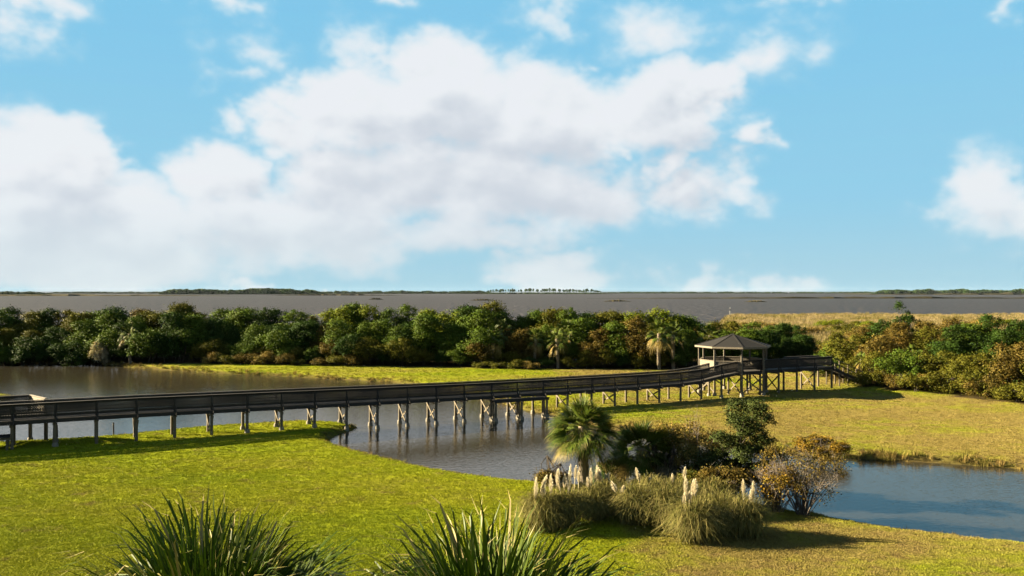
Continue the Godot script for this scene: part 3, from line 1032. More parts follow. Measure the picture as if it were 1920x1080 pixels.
func plant(shape: String, kind: String, px: float, d: float, height: float, row: String, wide := 1.0, called := "thicket_tree") -> void:
	var s: Array = shapes[shape]
	var x := (px - 960.0) / F * d
	var o := thing(called, P(x, d, land(x, d) - 0.05), "", "tree", "", rng.randf() * TAU)
	var k: float = height / s[2]
	o.scale = Vector3(k * wide, k, k * wide)
	part("trunk", s[1], M["bark"], o)
	part("crown", s[0], M[KINDS[kind][0]], o)
	planted.append([o, KINDS[kind][1], row, px, called])

func plant_palm(px: float, d: float, height: float, row: String) -> void:
	var s: Array = shapes["palm%d" % rng.randi_range(0, 2)]
	var x := (px - 960.0) / F * d
	var o := thing("cabbage_palm", P(x, d, land(x, d) - 0.05), "", "palm", "palms in the thicket", rng.randf() * TAU)
	o.scale = Vector3.ONE * (height / s[2])
	part("trunk", s[1], M["palm bark"], o)
	part("crown", s[0], M["palm fronds"], o)
	planted.append([o, "fan palm", row, px, "cabbage_palm"])

func pick(kinds: Array) -> String:
	return kinds[rng.randi() % kinds.size()]

func thicket() -> void:
	var tops := [[-60, 572], [0, 577], [60, 586], [100, 580], [180, 577], [240, 571], [300, 578], [345, 568], [400, 585], [450, 578], [540, 584], [600, 590], [635, 578], [665, 570], [740, 575], [800, 571], [848, 590], [872, 565], [930, 566], [962, 592], [1000, 584], [1060, 577], [1110, 586], [1170, 579], [1230, 575], [1300, 590], [1380, 594], [1430, 604], [1490, 596], [1520, 625]]
	var px := -70.0
	while px < 1515.0:                       # back row
		var d := front_of_thicket((px - 960.0) / F * 130.0, 130.0) + rng.randf_range(11.0, 16.0)
		var top: float = table(tops, px) + rng.randf_range(-5, 8)
		var kinds := ["green", "green", "dark", "olive"]
		if px < 230: kinds = ["dark", "dark", "green", "olive"]
		elif px < 380: kinds = ["rust", "olive", "green", "green"]
		elif px > 600 and px < 860: kinds = ["green", "green", "lime"]
		elif px > 1150 and px < 1420: kinds = ["lime", "olive", "lime", "green"]
		elif px > 1430: kinds = ["dark", "green"]
		plant("tall%d" % rng.randi_range(0, 5), pick(kinds), px, d, H - (top - HORIZON) * d / F - 0.6, "back row of the far thicket", rng.randf_range(0.85, 1.5))
		px += rng.randf_range(24, 38)
	px = -50.0
	while px < 1520.0:                       # middle row
		var d := front_of_thicket((px - 960.0) / F * 130.0, 130.0) + rng.randf_range(5.0, 8.0)
		var top: float = table(tops, px) + rng.randf_range(8, 40)
		var kinds := ["green", "dark", "olive", "green", "rust"]
		if px < 400: kinds = ["dark", "green", "olive"]
		elif px < 600: kinds = ["dark", "green", "dark"]
		elif px < 900: kinds = ["rust", "green", "dark", "olive", "green"]
		elif px > 1420: kinds = ["dark"]
		plant("tall%d" % rng.randi_range(0, 5), pick(kinds), px, d, H - (top - HORIZON) * d / F - 0.5, "middle row of the far thicket", rng.randf_range(0.9, 1.45))
		px += rng.randf_range(28, 42)
	px = -30.0
	while px < 1290.0:                       # front edge
		var d := front_of_thicket((px - 960.0) / F * 130.0, 130.0) + rng.randf_range(1.8, 3.6)
		var kinds := ["olive", "rust", "dark", "green"]
		var hh := rng.randf_range(2.2, 5.4)
		if px < 180: kinds = ["dark", "dark", "green"]; hh = rng.randf_range(3.0, 5.0)
		elif px < 360: kinds = ["dark", "green"]; hh = rng.randf_range(3.5, 5.5)
		elif px > 900: kinds = ["dark", "olive"]; hh = rng.randf_range(1.4, 3.0)
		plant("shrub%d" % rng.randi_range(0, 4), pick(kinds), px, d, hh, "front edge of the far thicket", rng.randf_range(0.9, 1.25), "thicket_shrub")
		px += rng.randf_range(26, 40)
	px = 400.0
	while px < 1030.0:                        # low growth along the lawn
		if px < 680 or px > 880:
			var d := front_of_thicket((px - 960.0) / F * 130.0, 130.0) + rng.randf_range(-0.5, 0.8)
			plant("mound%d" % rng.randi_range(0, 3), pick(["olive", "rust", "olive", "tan"]), px, d, rng.randf_range(1.0, 2.0), "low fringe between far thicket and lawn", 1.2, "low_shrub")
		px += rng.randf_range(26, 40)
	for a in [[925, 3.0, 6.4], [940, 7.5, 7.0], [1045, 2.5, 6.2], [1062, 7.0, 7.2], [1236, 1.5, 7.4], [1262, 2.2, 7.0], [650, 2.0, 4.6], [245, 2.4, 6.6], [1003, 4.0, 6.0], [1330, 6.0, 6.6]]:
		var d: float = front_of_thicket((a[0] - 960.0) / F * 130.0, 130.0) + a[1]
		plant_palm(a[0], d, a[2], "far thicket")
	var pd := front_of_thicket((186.0 - 960.0) / F * 130.0, 130.0) + 1.0
	var pxx := (186.0 - 960.0) / F * pd
	var pale := thing("thicket_shrub", P(pxx, pd, land(pxx, pd) - 0.05), "pale cream withered shrub standing at the pond's edge of the thicket", "shrub", "shrubs at the thicket's edge")
	pale.scale = Vector3(0.55, 1.15, 0.55)
	part("trunk", shapes["shrub1"][1], M["bark"], pale)
	part("crown", shapes["shrub1"][0], M["pale dead leaves"], pale)
	# scrub on the dunes
	for k in 52:
		var sp := rng.randf_range(1290, 1960)
		var sd := rng.randf_range(132, 235)
		plant("mound%d" % rng.randi_range(0, 3), pick(["olive", "olive", "tan", "lime"]), sp, sd, rng.randf_range(1.3, 2.8), "dunes beyond the gazebo", rng.randf_range(1.2, 2.0), "dune_shrub")
	# the thicket on the mound to the right
	var rt := [[1535, 640], [1580, 622], [1640, 608], [1690, 600], [1750, 602], [1800, 592], [1860, 598], [1920, 612], [2000, 615]]
	for row in 4:
		px = 1545.0 + row * 9.0
		while px < 2010.0:
			var d0 := F * (H - 0.5) / (table(FRONT, px) - HORIZON)
			var d: float = d0 + [1.2, 5.0, 10.0, 16.0][row] + rng.randf_range(-0.8, 0.8)
			var full: float = H - (table(rt, px) + rng.randf_range(-14, 2) - HORIZON) * d / F
			var x := (px - 960.0) / F * d
			var hh: float = maxf(1.2, (full - land(x, d)) * [0.26, 0.52, 0.80, 1.0][row] * rng.randf_range(0.85, 1.08))
			var kinds: Array = [["olive", "olive", "rust", "olive"], ["olive", "dark", "olive", "green", "rust"], ["rust", "olive", "dark", "rust", "green"], ["rust", "rust", "green", "olive", "dark"]][row]
			if px > 1780 and row > 1: kinds = ["green", "dark", "rust", "dark"]
			var sh := "mound%d" % rng.randi_range(0, 3) if hh < 2.4 else ("shrub%d" % rng.randi_range(0, 4) if hh < 5.0 else "tall%d" % rng.randi_range(0, 5))
			plant(sh, pick(kinds), px, d, hh, "%s row on the mound beyond the stairs" % ["lowest", "second", "third", "topmost"][row], rng.randf_range(1.0, 1.3), "mound_shrub")
			px += rng.randf_range(34, 52) * (0.8 if row == 0 else 1.0)
	plant_palm(1690, 96.0, 3.6, "mound beyond the stairs")
	plant_palm(1615, 101.0, 3.4, "mound beyond the stairs")
	plant_palm(1712, 99.0, 4.0, "mound beyond the stairs")
	# a wind-bent small tree above the mound
	var wd2 := 118.0
	var wx := (1692.0 - 960.0) / F * wd2
	var wg := land(wx, wd2)
	var wh := H - (566.0 - HORIZON) * wd2 / F - wg
	var wt := thing("windswept_tree", P(wx, wd2, wg - 0.1), "wind-bent half-bare tree with a tuft on top, rising above the mound thicket", "tree")
	var tufts := [[Vector3(-0.4, wh - 0.45, 0), 0.55], [Vector3(-0.9, wh - 0.7, 0.3), 0.5], [Vector3(0.7, wh - 2.6, 0.2), 0.9], [Vector3(-0.3, wh - 3.0, -0.2), 1.1], [Vector3(1.7, wh - 3.2, 0), 0.9], [Vector3(0.5, wh - 1.6, 0.1), 0.5], [Vector3(0.2, wh - 4.2, 0.3), 1.3], [Vector3(1.2, wh - 2.2, -0.3), 0.45]]
	part("crown", leafy(777, tufts, 130, 40, 0.36, 0.17, 0.10), M["dark leaves"], wt)
	part("trunk", limbs(778, tufts, 0.10, 2), M["bark"], wt)
	part("twigs", twigs(779, wh * 0.9, 2.6, 26, 0.03), M["grey twigs"], wt)
	# labels: count each kind along its row
	planted.sort_custom(func(a, b): return a[3] < b[3])
	var counts := {}
	for p in planted:
		var key: String = p[1] + p[2] + p[4]
		counts[key] = counts.get(key, 0) + 1
	var seen := {}
	for p in planted:
		var key: String = p[1] + p[2] + p[4]
		seen[key] = seen.get(key, 0) + 1
		var kind: String = p[1]
		if p[4] in ["thicket_shrub", "low_shrub", "mound_shrub", "dune_shrub"]:
			kind = kind.replace("tree", "shrub")
		var place: String = p[2]
		var label := "%s in the %s" % [kind, place]
		if counts[key] > 1:
			label = "%s, %s, %s from the left" % [kind, place, ordinal(seen[key])]
		tag(p[0], label, "palm" if kind == "fan palm" else ("shrub" if "shrub" in p[4] else "tree"), {"thicket_tree": "trees of the far thicket", "thicket_shrub": "shrubs at the thicket's edge", "low_shrub": "low shrubs by the lawn", "mound_shrub": "shrubs on the mound", "dune_shrub": "scrub on the dunes", "cabbage_palm": "palms in the thicket"}[p[4]])

# ------------------------------------------------------------------ palms
func fan(mb: MB, r: RandomNumberGenerator, base: Vector3, az: float, elev: float, pet: float, blade: float, segs: int, spread: float, droop: float, w: float, c0: Color, c1: Color, dead := 0.0) -> void:
	# a fan frond: a stalk, then pleated segments that radiate from it and bend down with their weight
	var dir := Vector3(cos(az) * cos(elev), sin(elev), sin(az) * cos(elev))
	var side := Vector3(-sin(az), 0, cos(az))
	var up := side.cross(dir) * -1.0
	if up.y < 0.0: up = -up
	var roll := r.randfn() * 0.55
	side = side.rotated(dir, roll)
	up = up.rotated(dir, roll)
	var hub := base + dir * pet - Vector3.UP * droop * 0.12 * pet
	mb.col = c0.lerp(Color(0.16, 0.17, 0.03), 0.5)
	mb.tube([base, base.lerp(hub, 0.55) + Vector3.UP * 0.03, hub], [0.022, 0.017, 0.012], 4)
	for k in segs:
		var t := (k + 0.5) / segs * 2.0 - 1.0
		var a := t * spread + r.randfn() * 0.03
		var sd := (dir * cos(a) + side * sin(a) + up * (0.10 + 0.30 * absf(t)) * (0.6 if k % 2 else 1.0)).normalized()
		var len := blade * (1.0 - 0.34 * t * t) * r.randf_range(0.86, 1.08)
		var start := hub + dir * (1.0 - absf(t)) * blade * 0.22
		var tint := c0.lerp(c1, clampf(r.randf() * 0.8 + r.randfn() * 0.15, 0.0, 1.0))
		if r.randf() < dead: tint = Color(0.21, 0.17, 0.08)
		var pts: Array[Vector3] = []
		for q in 5:
			var f := q / 4.0
			pts.append(start + sd * len * f - Vector3.UP * droop * len * f * f * f * r.randf_range(0.8, 1.15) + side * r.randfn() * 0.012 * f)
		var face := sd.cross(up.cross(sd)).normalized()
		var lat := sd.cross(face if face.length() > 0.1 else up).normalized()
		lat = (up.cross(sd)).normalized()
		for q in 4:
			var w0: float = w * [0.55, 1.0, 0.85, 0.45, 0.03][q]
			var w1: float = w * [0.55, 1.0, 0.85, 0.45, 0.03][q + 1]
			mb.col = tint.lerp(Color(0.30, 0.24, 0.09), 0.55 if q == 3 and r.randf() < 0.4 else 0.0)
			mb.quad(pts[q] - lat * w0, pts[q + 1] - lat * w1, pts[q + 1] + lat * w1, pts[q] + lat * w0)

func far_palm(seed_: int, variant: int) -> ArrayMesh:
	var r := RandomNumberGenerator.new()
	r.seed = seed_
	var mb := MB.new()
	var base := Vector3(0, 3.9, 0)
	for k in 34:
		var f := k / 33.0
		var el := lerpf(1.45, -0.95, pow(f, 0.85)) + r.randfn() * 0.08
		var old := f > 0.78
		var c0 := Color(0.035, 0.055, 0.010) if not old else Color(0.12, 0.09, 0.025)
		var c1 := Color(0.085, 0.105, 0.014) if not old else Color(0.19, 0.14, 0.045)
		fan(mb, r, base + Vector3(0, 0.4 * (1.0 - f), 0), k * 2.4 + r.randfn() * 0.2, el, r.randf_range(0.7, 1.0), r.randf_range(0.85, 1.1), 12, 1.05, 0.35 + 0.5 * f, 0.045, c0, c1)
	return mb.mesh()

func palm_trunk(seed_: int, height: float, rad: float) -> ArrayMesh:
	var r := RandomNumberGenerator.new()
	r.seed = seed_
	var mb := MB.new()
	mb.col = Color(0.75, 0.75, 0.75)
	var path := []
	var radii := []
	for k in 9:
		var f := k / 8.0
		path.append(Vector3(0.12 * sin(f * 2.0 + seed_), -0.3 + (height + 0.6) * f, 0.08 * sin(f * 3.0)))
		radii.append(rad * (1.12 - 0.25 * f if f < 0.5 else 0.99 + 0.2 * (f - 0.5)))
	mb.tube(path, radii, 12)
	# old leaf bases, crossing like basketwork
	var rows := int(height / 0.17)
	for q in rows:
		var y := 0.15 + height * q / rows
		for s in 7:
			if r.randf() < 0.12: continue
			var a := TAU * (s + 0.5 * (q % 2)) / 7.0 + r.randfn() * 0.08
			var o := Vector3(cos(a), 0, sin(a))
			var t := Vector3(-sin(a), 0, cos(a))
			var c := Vector3(0.12 * sin((y + 0.3) / (height + 0.6) * 2.0 + seed_), y, 0.08 * sin((y + 0.3) / (height + 0.6) * 3.0))
			var g := r.randf_range(0.7, 1.7)
			mb.col = Color(g, g * 0.95, g * 0.85)
			var b0 := c + o * rad * 0.9
			var tip := b0 + o * rad * 0.55 + Vector3.UP * 0.24 + t * r.randfn() * 0.03
			mb.tri(b0 - t * rad * 0.34, tip, b0 + t * rad * 0.34)
			mb.tri(b0 - t * rad * 0.34 + Vector3.UP * 0.1, b0 + t * rad * 0.34 + Vector3.UP * 0.1, tip)
	return mb.mesh()

var frond_mesh := []         # [elevation step][variant]
func fronds() -> void:
	for e in 9:
		var row := []
		for q in 4:
			var r := RandomNumberGenerator.new()
			r.seed = 900 + e * 10 + q
			var mb := MB.new()
			var el := lerpf(1.28, -1.0, e / 8.0)
			var old := e >= 7
			var c0 := Color(0.034, 0.056, 0.008) if not old else Color(0.10, 0.075, 0.02)
			var c1 := Color(0.075, 0.098, 0.013) if not old else Color(0.19, 0.135, 0.035)
			fan(mb, r, Vector3.ZERO, 0.0, el, lerpf(0.55, 1.05, minf(1.0, e / 5.0)), 1.12, 34, lerpf(1.0, 1.25, minf(1.0, e / 4.0)), lerpf(0.12, 0.55, e / 8.0), 0.020, c0, c1)
			row.append(mb.mesh())
		frond_mesh.append(row)

func palm(at: Vector3, trunk_h: float, rad: float, count: int, size: float, lowest: float, label: String, group := "", seed_ := 1) -> Node3D:
	var r := RandomNumberGenerator.new()
	r.seed = seed_
	var o := thing("cabbage_palm", at, label, "palm", group)
	part("trunk", palm_trunk(seed_, trunk_h, rad), M["palm bark"], o)
	var top := Vector3(0.12 * sin(2.0 + seed_), trunk_h + 0.1, 0.08 * sin(3.0))
	for k in count:
		var f := pow((k + 0.5) / count, 0.8)
		var e := clampi(int(round(f * lowest * 8.0 + r.randfn() * 0.4)), 0, 8)
		var b := Basis(Vector3.UP, k * 2.39996 + r.randfn() * 0.25) * Basis(Vector3.RIGHT, r.randfn() * 0.16)
		var s := size * r.randf_range(0.85, 1.12)
		part("frond", frond_mesh[e][r.randi() % frond_mesh[e].size()], M["palm fronds"], o, Transform3D(b.scaled(Vector3.ONE * s), top + Vector3(0, 0.30 * (1.0 - f), 0)))
	return o

func near_palms() -> void:
	var keep := frond_mesh
	frond_mesh = []
	for e in 9:
		var row := []
		for q in 3:
			var r := RandomNumberGenerator.new()
			r.seed = 1300 + e * 10 + q
			var mb := MB.new()
			var k := e / 8.0
			fan(mb, r, Vector3.ZERO, 0.0, lerpf(1.30, -0.15, k), lerpf(0.35, 0.75, k), 1.34, 22, lerpf(0.72, 0.95, k), lerpf(0.25, 0.8, k), 0.0125, Color(0.024, 0.046, 0.006), Color(0.072, 0.102, 0.010), 0.05)
			row.append(mb.mesh())
		frond_mesh.append(row)
	palm(P(-4.85, 13.4, land(-4.85, 13.4)), 4.42, 0.17, 190, 1.86, 1.0, "large fan palm crown in the foreground, over the bright lawn", "", 31)
	palm(P(-0.28, 12.6, land(-0.28, 12.6)), 4.62, 0.17, 190, 1.82, 1.0, "large fan palm crown in the foreground, in front of the pampas grass", "", 33)
	frond_mesh = keep

# ------------------------------------------------------------------ planting on the bank
func pampas_blades(seed_: int, count: int, tall: float, wide: float, c0: Color, c1: Color) -> ArrayMesh:
	var r := RandomNumberGenerator.new()
	r.seed = seed_
	var mb := MB.new()
	for k in count:
		var a := r.randf() * TAU
		var o := Vector3(cos(a), 0, sin(a))
		var t := Vector3(-sin(a), 0, cos(a))
		var reach := wide * pow(r.randf(), 0.9)
		var hh := tall * r.randf_range(0.5, 1.08) * (1.0 - 0.2 * reach / wide)
		if r.randf() < 0.3: t = (t + o * r.randfn() * 0.8).normalized()
		var p := o * r.randf() * 0.45 + t * r.randfn() * 0.2
		var fall := hh * r.randf_range(0.0, 0.95) * (0.15 + 0.85 * reach / wide)
		var w := r.randf_range(0.008, 0.016)
		var lean := r.randfn() * 0.28
		mb.col = c0.lerp(c1, r.randf()) * r.randf_range(0.8, 1.2)
		var prev := p
		for q in range(1, 6):
			var f := q / 5.0
			var y := hh * sin(minf(f * 1.9, PI * 0.5)) - fall * smoothstep(0.45, 1.0, f)
			var pt := p + o * reach * f * (0.4 + 0.6 * f) + Vector3.UP * maxf(0.03, y) + t * (r.randfn() * 0.05 + (f * f) * lean)
			var w0 := w * (1.15 - 0.2 * (q - 1)) * 1.0
			var w1 := w * (1.15 - 0.2 * q) + 0.001
			mb.quad(prev - t * w0, pt - t * w1, pt + t * w1, prev + t * w0)
			prev = pt
	return mb.mesh()

func plume_mesh(seed_: int) -> ArrayMesh:        # origin at its foot, 1 unit tall
	var r := RandomNumberGenerator.new()
	r.seed = seed_
	var mb := MB.new()
	mb.col = Color(0.6, 0.58, 0.45)
	mb.tube([Vector3(0, -1.4, 0), Vector3(0.01, -0.4, 0), Vector3(0, 0.9, 0)], [0.012, 0.012, 0.008], 4)
	for k in 640:
		var y := pow(r.randf(), 0.9)
		var a := r.randf() * TAU
		var w := 0.105 * sin(PI * clampf(0.10 + y * 0.88, 0.0, 1.0)) + 0.01
		var o := Vector3(cos(a), 0, sin(a))
		var t := Vector3(-sin(a), 0, cos(a))
		var p := Vector3(0, y * 0.9, 0)
		var tip := p + o * w * r.randf_range(0.3, 1.35) + Vector3.UP * r.randf_range(0.03, 0.16)
		var g := r.randf_range(0.8, 1.15)
		mb.col = Color(g, g * 0.98, g * 0.94)
		mb.tri(p - t * 0.02, tip, p + t * 0.02)
	return mb.mesh()

func bank_planting() -> void:
	# the palm on the bank and its shorter neighbour
	var q := gp(1097, 915, 0.4)
	palm(P(q.x, q.y, land(q.x, q.y)), 3.15, 0.27, 110, 0.98, 0.93, "fan palm with thick criss-cross trunk and ragged skirt on the pond bank", "", 41)
	q = gp(1200, 910, 0.4)
	palm(P(q.x, q.y, land(q.x, q.y)), 2.35, 0.25, 70, 1.0, 0.85, "short fan palm without visible trunk, beside the criss-cross trunked palm", "", 43)
	q = gp(1168, 905, 0.3)
	palm(P(q.x, q.y, land(q.x, q.y)), 1.0, 0.22, 34, 0.95, 0.85, "lowest fan palm, half hidden in shade between two taller bank palms", "", 47)
	# mixed shrubs: [px, base y, top y, half width px, kind, shape, label, leaf share]
	var list := [
		[1296, 908, 764, 62, "tan leaves", "airy", "tall olive and tan shrub with feathery top behind the pampas grass"],
		[1250, 905, 800, 46, "olive leaves", "airy", "shorter olive gold shrub between the short palm and tan shrub"],
		[1392, 922, 752, 50, "cedar leaves", "cedar", "black-green cedar with ragged horizontal tufts above the bank shrubs"],
		[1318, 925, 850, 60, "cedar leaves", "cedar_low", "low black-green cedar filling the shade behind the pampas grass"],
		[1440, 925, 822, 40, "golden leaves", "airy", "golden yellow shrub just beside the black-green cedar"],
		[1505, 966, 842, 84, "rust leaves", "half_bare", "large half-bare shrub with grey twigs and rust leaves at the water"],
		[1455, 960, 868, 60, "golden leaves", "half_bare", "half-bare shrub with orange leaves in front of the cedar"],
		[1360, 955, 880, 50, "rust leaves", "airy", "small dark russet shrub between pampas grass and cedar"],
		[1300, 945, 885, 40, "olive leaves", "airy", "small yellow olive shrub directly behind the plumes"],
		[1232, 908, 852, 50, "dark leaves", "airy", "dark green leafy shrub filling the gap beside the short palm"],
		[1152, 903, 862, 40, "dark leaves", "airy", "dark green shrub right behind the lowest palm"],
		[1035, 912, 884, 30, "rust leaves", "airy", "small rusty red shrub at the water's edge beside the plumes"],
		[1540, 852, 822, 80, "golden leaves", "airy", "golden shrub on the far bank behind the half-bare shrub"]]
	for k in list.size():
		var a: Array = list[k]
		q = gp(a[0], a[1], 0.4)
		var gy := land(q.x, q.y)
		if gy < 0.1: gy = 0.1
		var hh: float = H - (a[2] - HORIZON) * q.y / F - gy
		var wd: float = a[3] / F * q.y
		var o := thing("bank_shrub", P(q.x, q.y, gy - 0.05), a[6], "shrub", "shrubs on the pond bank")
		var r := RandomNumberGenerator.new()
		r.seed = 500 + k
		var lobes := []
		if a[5] == "cedar":
			for m in 17:
				var y := lerpf(0.2, 0.93, m / 16.0)
				var ang := m * 2.4
				var rad := wd * (1.1 - 0.7 * absf(y - 0.6)) * r.randf_range(0.3, 1.0)
				lobes.append([Vector3(cos(ang) * rad + wd * 0.25 * (y - 0.3), y * hh, sin(ang) * rad), r.randf_range(0.45, 0.75)])
			part("crown", leafy(520 + k, lobes, 480, 64, 0.26, 0.11, 0.05, 0.3), M[a[4]], o)
			part("trunk", limbs(540 + k, lobes, 0.09, 1), M["bark"], o)
		else:
			for m in 9:
				var y := r.randf_range(0.3, 0.84)
				var ang := m * 2.4
				var rad := wd * 0.7 * sqrt(r.randf())
				lobes.append([Vector3(cos(ang) * rad, y * hh, sin(ang) * rad), minf(hh * 0.24, wd * 0.45)])
			var half: bool = a[5] == "half_bare"
			part("crown", leafy(520 + k, lobes, 150 if half else 250, 22 if half else 46, 0.30, 0.10, 0.055, 0.3), M[a[4]], o)
			part("trunk", limbs(540 + k, lobes, 0.05, 3), M["bark"], o)
			part("twigs", twigs(560 + k, hh, wd, 60 if half else 26, 0.022 if half else 0.015), M["grey twigs"], o)
	# pampas grass
	var olive := Color(0.075, 0.082, 0.020)
	var straw := Color(0.185, 0.155, 0.060)
	var blades := []
	for k in 4:
		blades.append(pampas_blades(600 + k, 2100, 1.95, 1.35, olive, straw))
	var grey_blades := pampas_blades(610, 900, 2.0, 1.1, Color(0.10, 0.10, 0.07), Color(0.20, 0.18, 0.14))
	var plumes := [plume_mesh(1), plume_mesh(2), plume_mesh(3)]
	# [px, base y, height, group of plumes (px, foot y, length m)], label
	var clumps := [
		[1015, 992, 1.05, [[1004, 940, 0.85], [1013, 925, 0.7], [1018, 938, 0.6]], "pampas grass clump at the waterside end with three pale plumes"],
		[1062, 985, 1.0, [[1033, 928, 0.75], [1051, 921, 0.6], [1058, 915, 0.55], [1066, 927, 1.05], [1044, 905, 0.5]], "pampas grass clump with five plumes just before the thick palm trunk"],
		[1110, 972, 0.95, [[1078, 898, 0.5], [1085, 905, 0.45], [1106, 920, 0.5]], "pampas grass clump around the foot of the thick palm trunk"],
		[1140, 962, 1.0, [[1109, 908, 0.62], [1115, 905, 0.62], [1120, 902, 0.6], [1125, 908, 0.6], [1130, 908, 0.5], [1135, 906, 0.45], [1143, 907, 0.4]], "pampas grass clump with a tight fan of seven white plumes"],
		[1190, 980, 1.08, [[1156, 924, 0.5], [1164, 928, 0.45], [1198, 902, 0.5]], "pampas grass clump with two leaning plumes and one tall"],
		[1245, 985, 1.08, [], "plumeless pampas grass clump in the middle of the row"],
		[1300, 1012, 1.08, [[1285, 930, 0.65], [1296, 932, 0.6], [1303, 930, 0.6], [1281, 946, 0.5], [1293, 946, 0.45]], "foremost pampas grass clump with five plumes and straw skirt"],
		[1345, 1000, 1.05, [], "plumeless pampas grass clump beside the foremost straw-skirted one"],
		[1395, 1004, 1.05, [[1394, 928, 0.55], [1411, 935, 0.6], [1407, 958, 0.75]], "pampas grass clump at the row's end with three single plumes"],
		[1270, 962, 1.0, [[1260, 915, 0.55]], "rear pampas grass clump with one plume on a tall stalk"],
		[1335, 965, 1.0, [[1282, 898, 0.45]], "rear pampas grass clump in front of the yellow olive shrub"],
		[1218, 955, 0.95, [], "rear pampas grass clump in the palms' shade"]]
	for k in clumps.size():
		var a: Array = clumps[k]
		q = gp(a[0], a[1], 0.45)
		var gy := land(q.x, q.y)
		var o := thing("pampas_grass", P(q.x, q.y, gy - 0.02), a[4], "grass clump", "pampas grass clumps on the bank", k * 1.3)
		part("blades", blades[k % 4], M["grass blades"], o, Transform3D(Basis.from_scale(Vector3(a[2] * 1.05, a[2], a[2] * 1.05)), Vector3.ZERO))
		for p in a[3]:
			var dd: float = q.y + rng.randf_range(-0.2, 0.35)
			var foot := P((p[0] - 960.0) / F * dd, dd, H - (p[1] - HORIZON) * dd / F)
			var t := Transform3D(Basis.from_euler(Vector3(rng.randfn() * 0.12, rng.randf() * TAU, -0.35 if p[0] in [1156, 1164] else rng.randfn() * 0.12)).scaled(Vector3(1.2, p[2] * 1.35, 1.2)), foot)
			part("plume", plumes[rng.randi() % 3], M["plume"], o, o.transform.affine_inverse() * t)
	q = gp(1248, 918, 0.4)
	var g := thing("pampas_grass", P(q.x, q.y, land(q.x, q.y)), "tall grey dried-out pampas grass in shade behind the green clumps", "grass clump", "pampas grass clumps on the bank")
	part("blades", grey_blades, M["grass blades"], g)
	for k in 9:
		var t := Transform3D(Basis.from_euler(Vector3(rng.randfn() * 0.12, 0, rng.randfn() * 0.12)).scaled(Vector3(1.3, 0.8, 1.3)), Vector3(rng.randfn() * 0.5, rng.randf_range(1.5, 2.2), rng.randfn() * 0.3))
		part("plume", plumes[k % 3], M["grey twigs"], g, t)

# ------------------------------------------------------------------ grass, reeds, dune grass
func tuft_mesh(seed_: int, blades: int, tall: float, spread: float, w: float, bend: float) -> ArrayMesh:
	var r := RandomNumberGenerator.new()
	r.seed = seed_
	var mb := MB.new()
	for k in blades:
		var a := r.randf() * TAU
		var o := Vector3(cos(a), 0, sin(a))
		var t := Vector3(-sin(a), 0, cos(a))
		var p := Vector3(r.randf_range(-1, 1), 0, r.randf_range(-1, 1)) * spread
		var h := tall * r.randf_range(0.6, 1.1)
		var g := r.randf_range(0.75, 1.25)
		mb.col = Color(g, g, g)
		var m := p + Vector3.UP * h * 0.55 + o * bend * h * 0.25
		var tip := p + Vector3.UP * h + o * bend * h
		mb.quad(p - t * w, m - t * w * 0.8, m + t * w * 0.8, p + t * w)
		mb.tri(m - t * w * 0.8, tip, m + t * w * 0.8)
	return mb.mesh()

func scatter(called: String, mesh: Mesh, m: Material, rows: PackedFloat32Array, label: String, category: String) -> void:
	var mm := MultiMesh.new()
	mm.transform_format = MultiMesh.TRANSFORM_3D
	mm.use_colors = true
	mm.mesh = mesh
	mm.instance_count = rows.size() / 16
	mm.buffer = rows
	var o := MultiMeshInstance3D.new()
	o.name = numbered(called)
	o.multimesh = mm
	o.material_override = m
	add_child(o)
	tag(o, label, category, "", "stuff")

func put(rows: PackedFloat32Array, at: Vector3, s: float, c: Color) -> void:
	var a := rng.randf() * TAU
	var ca := cos(a) * s
	var sa := sin(a) * s
	var sy := s * rng.randf_range(0.75, 1.25)
	rows.append_array([ca, 0.0, sa, at.x, 0.0, sy, 0.0, at.y, -sa, 0.0, ca, at.z, c.r, c.g, c.b, 1.0])

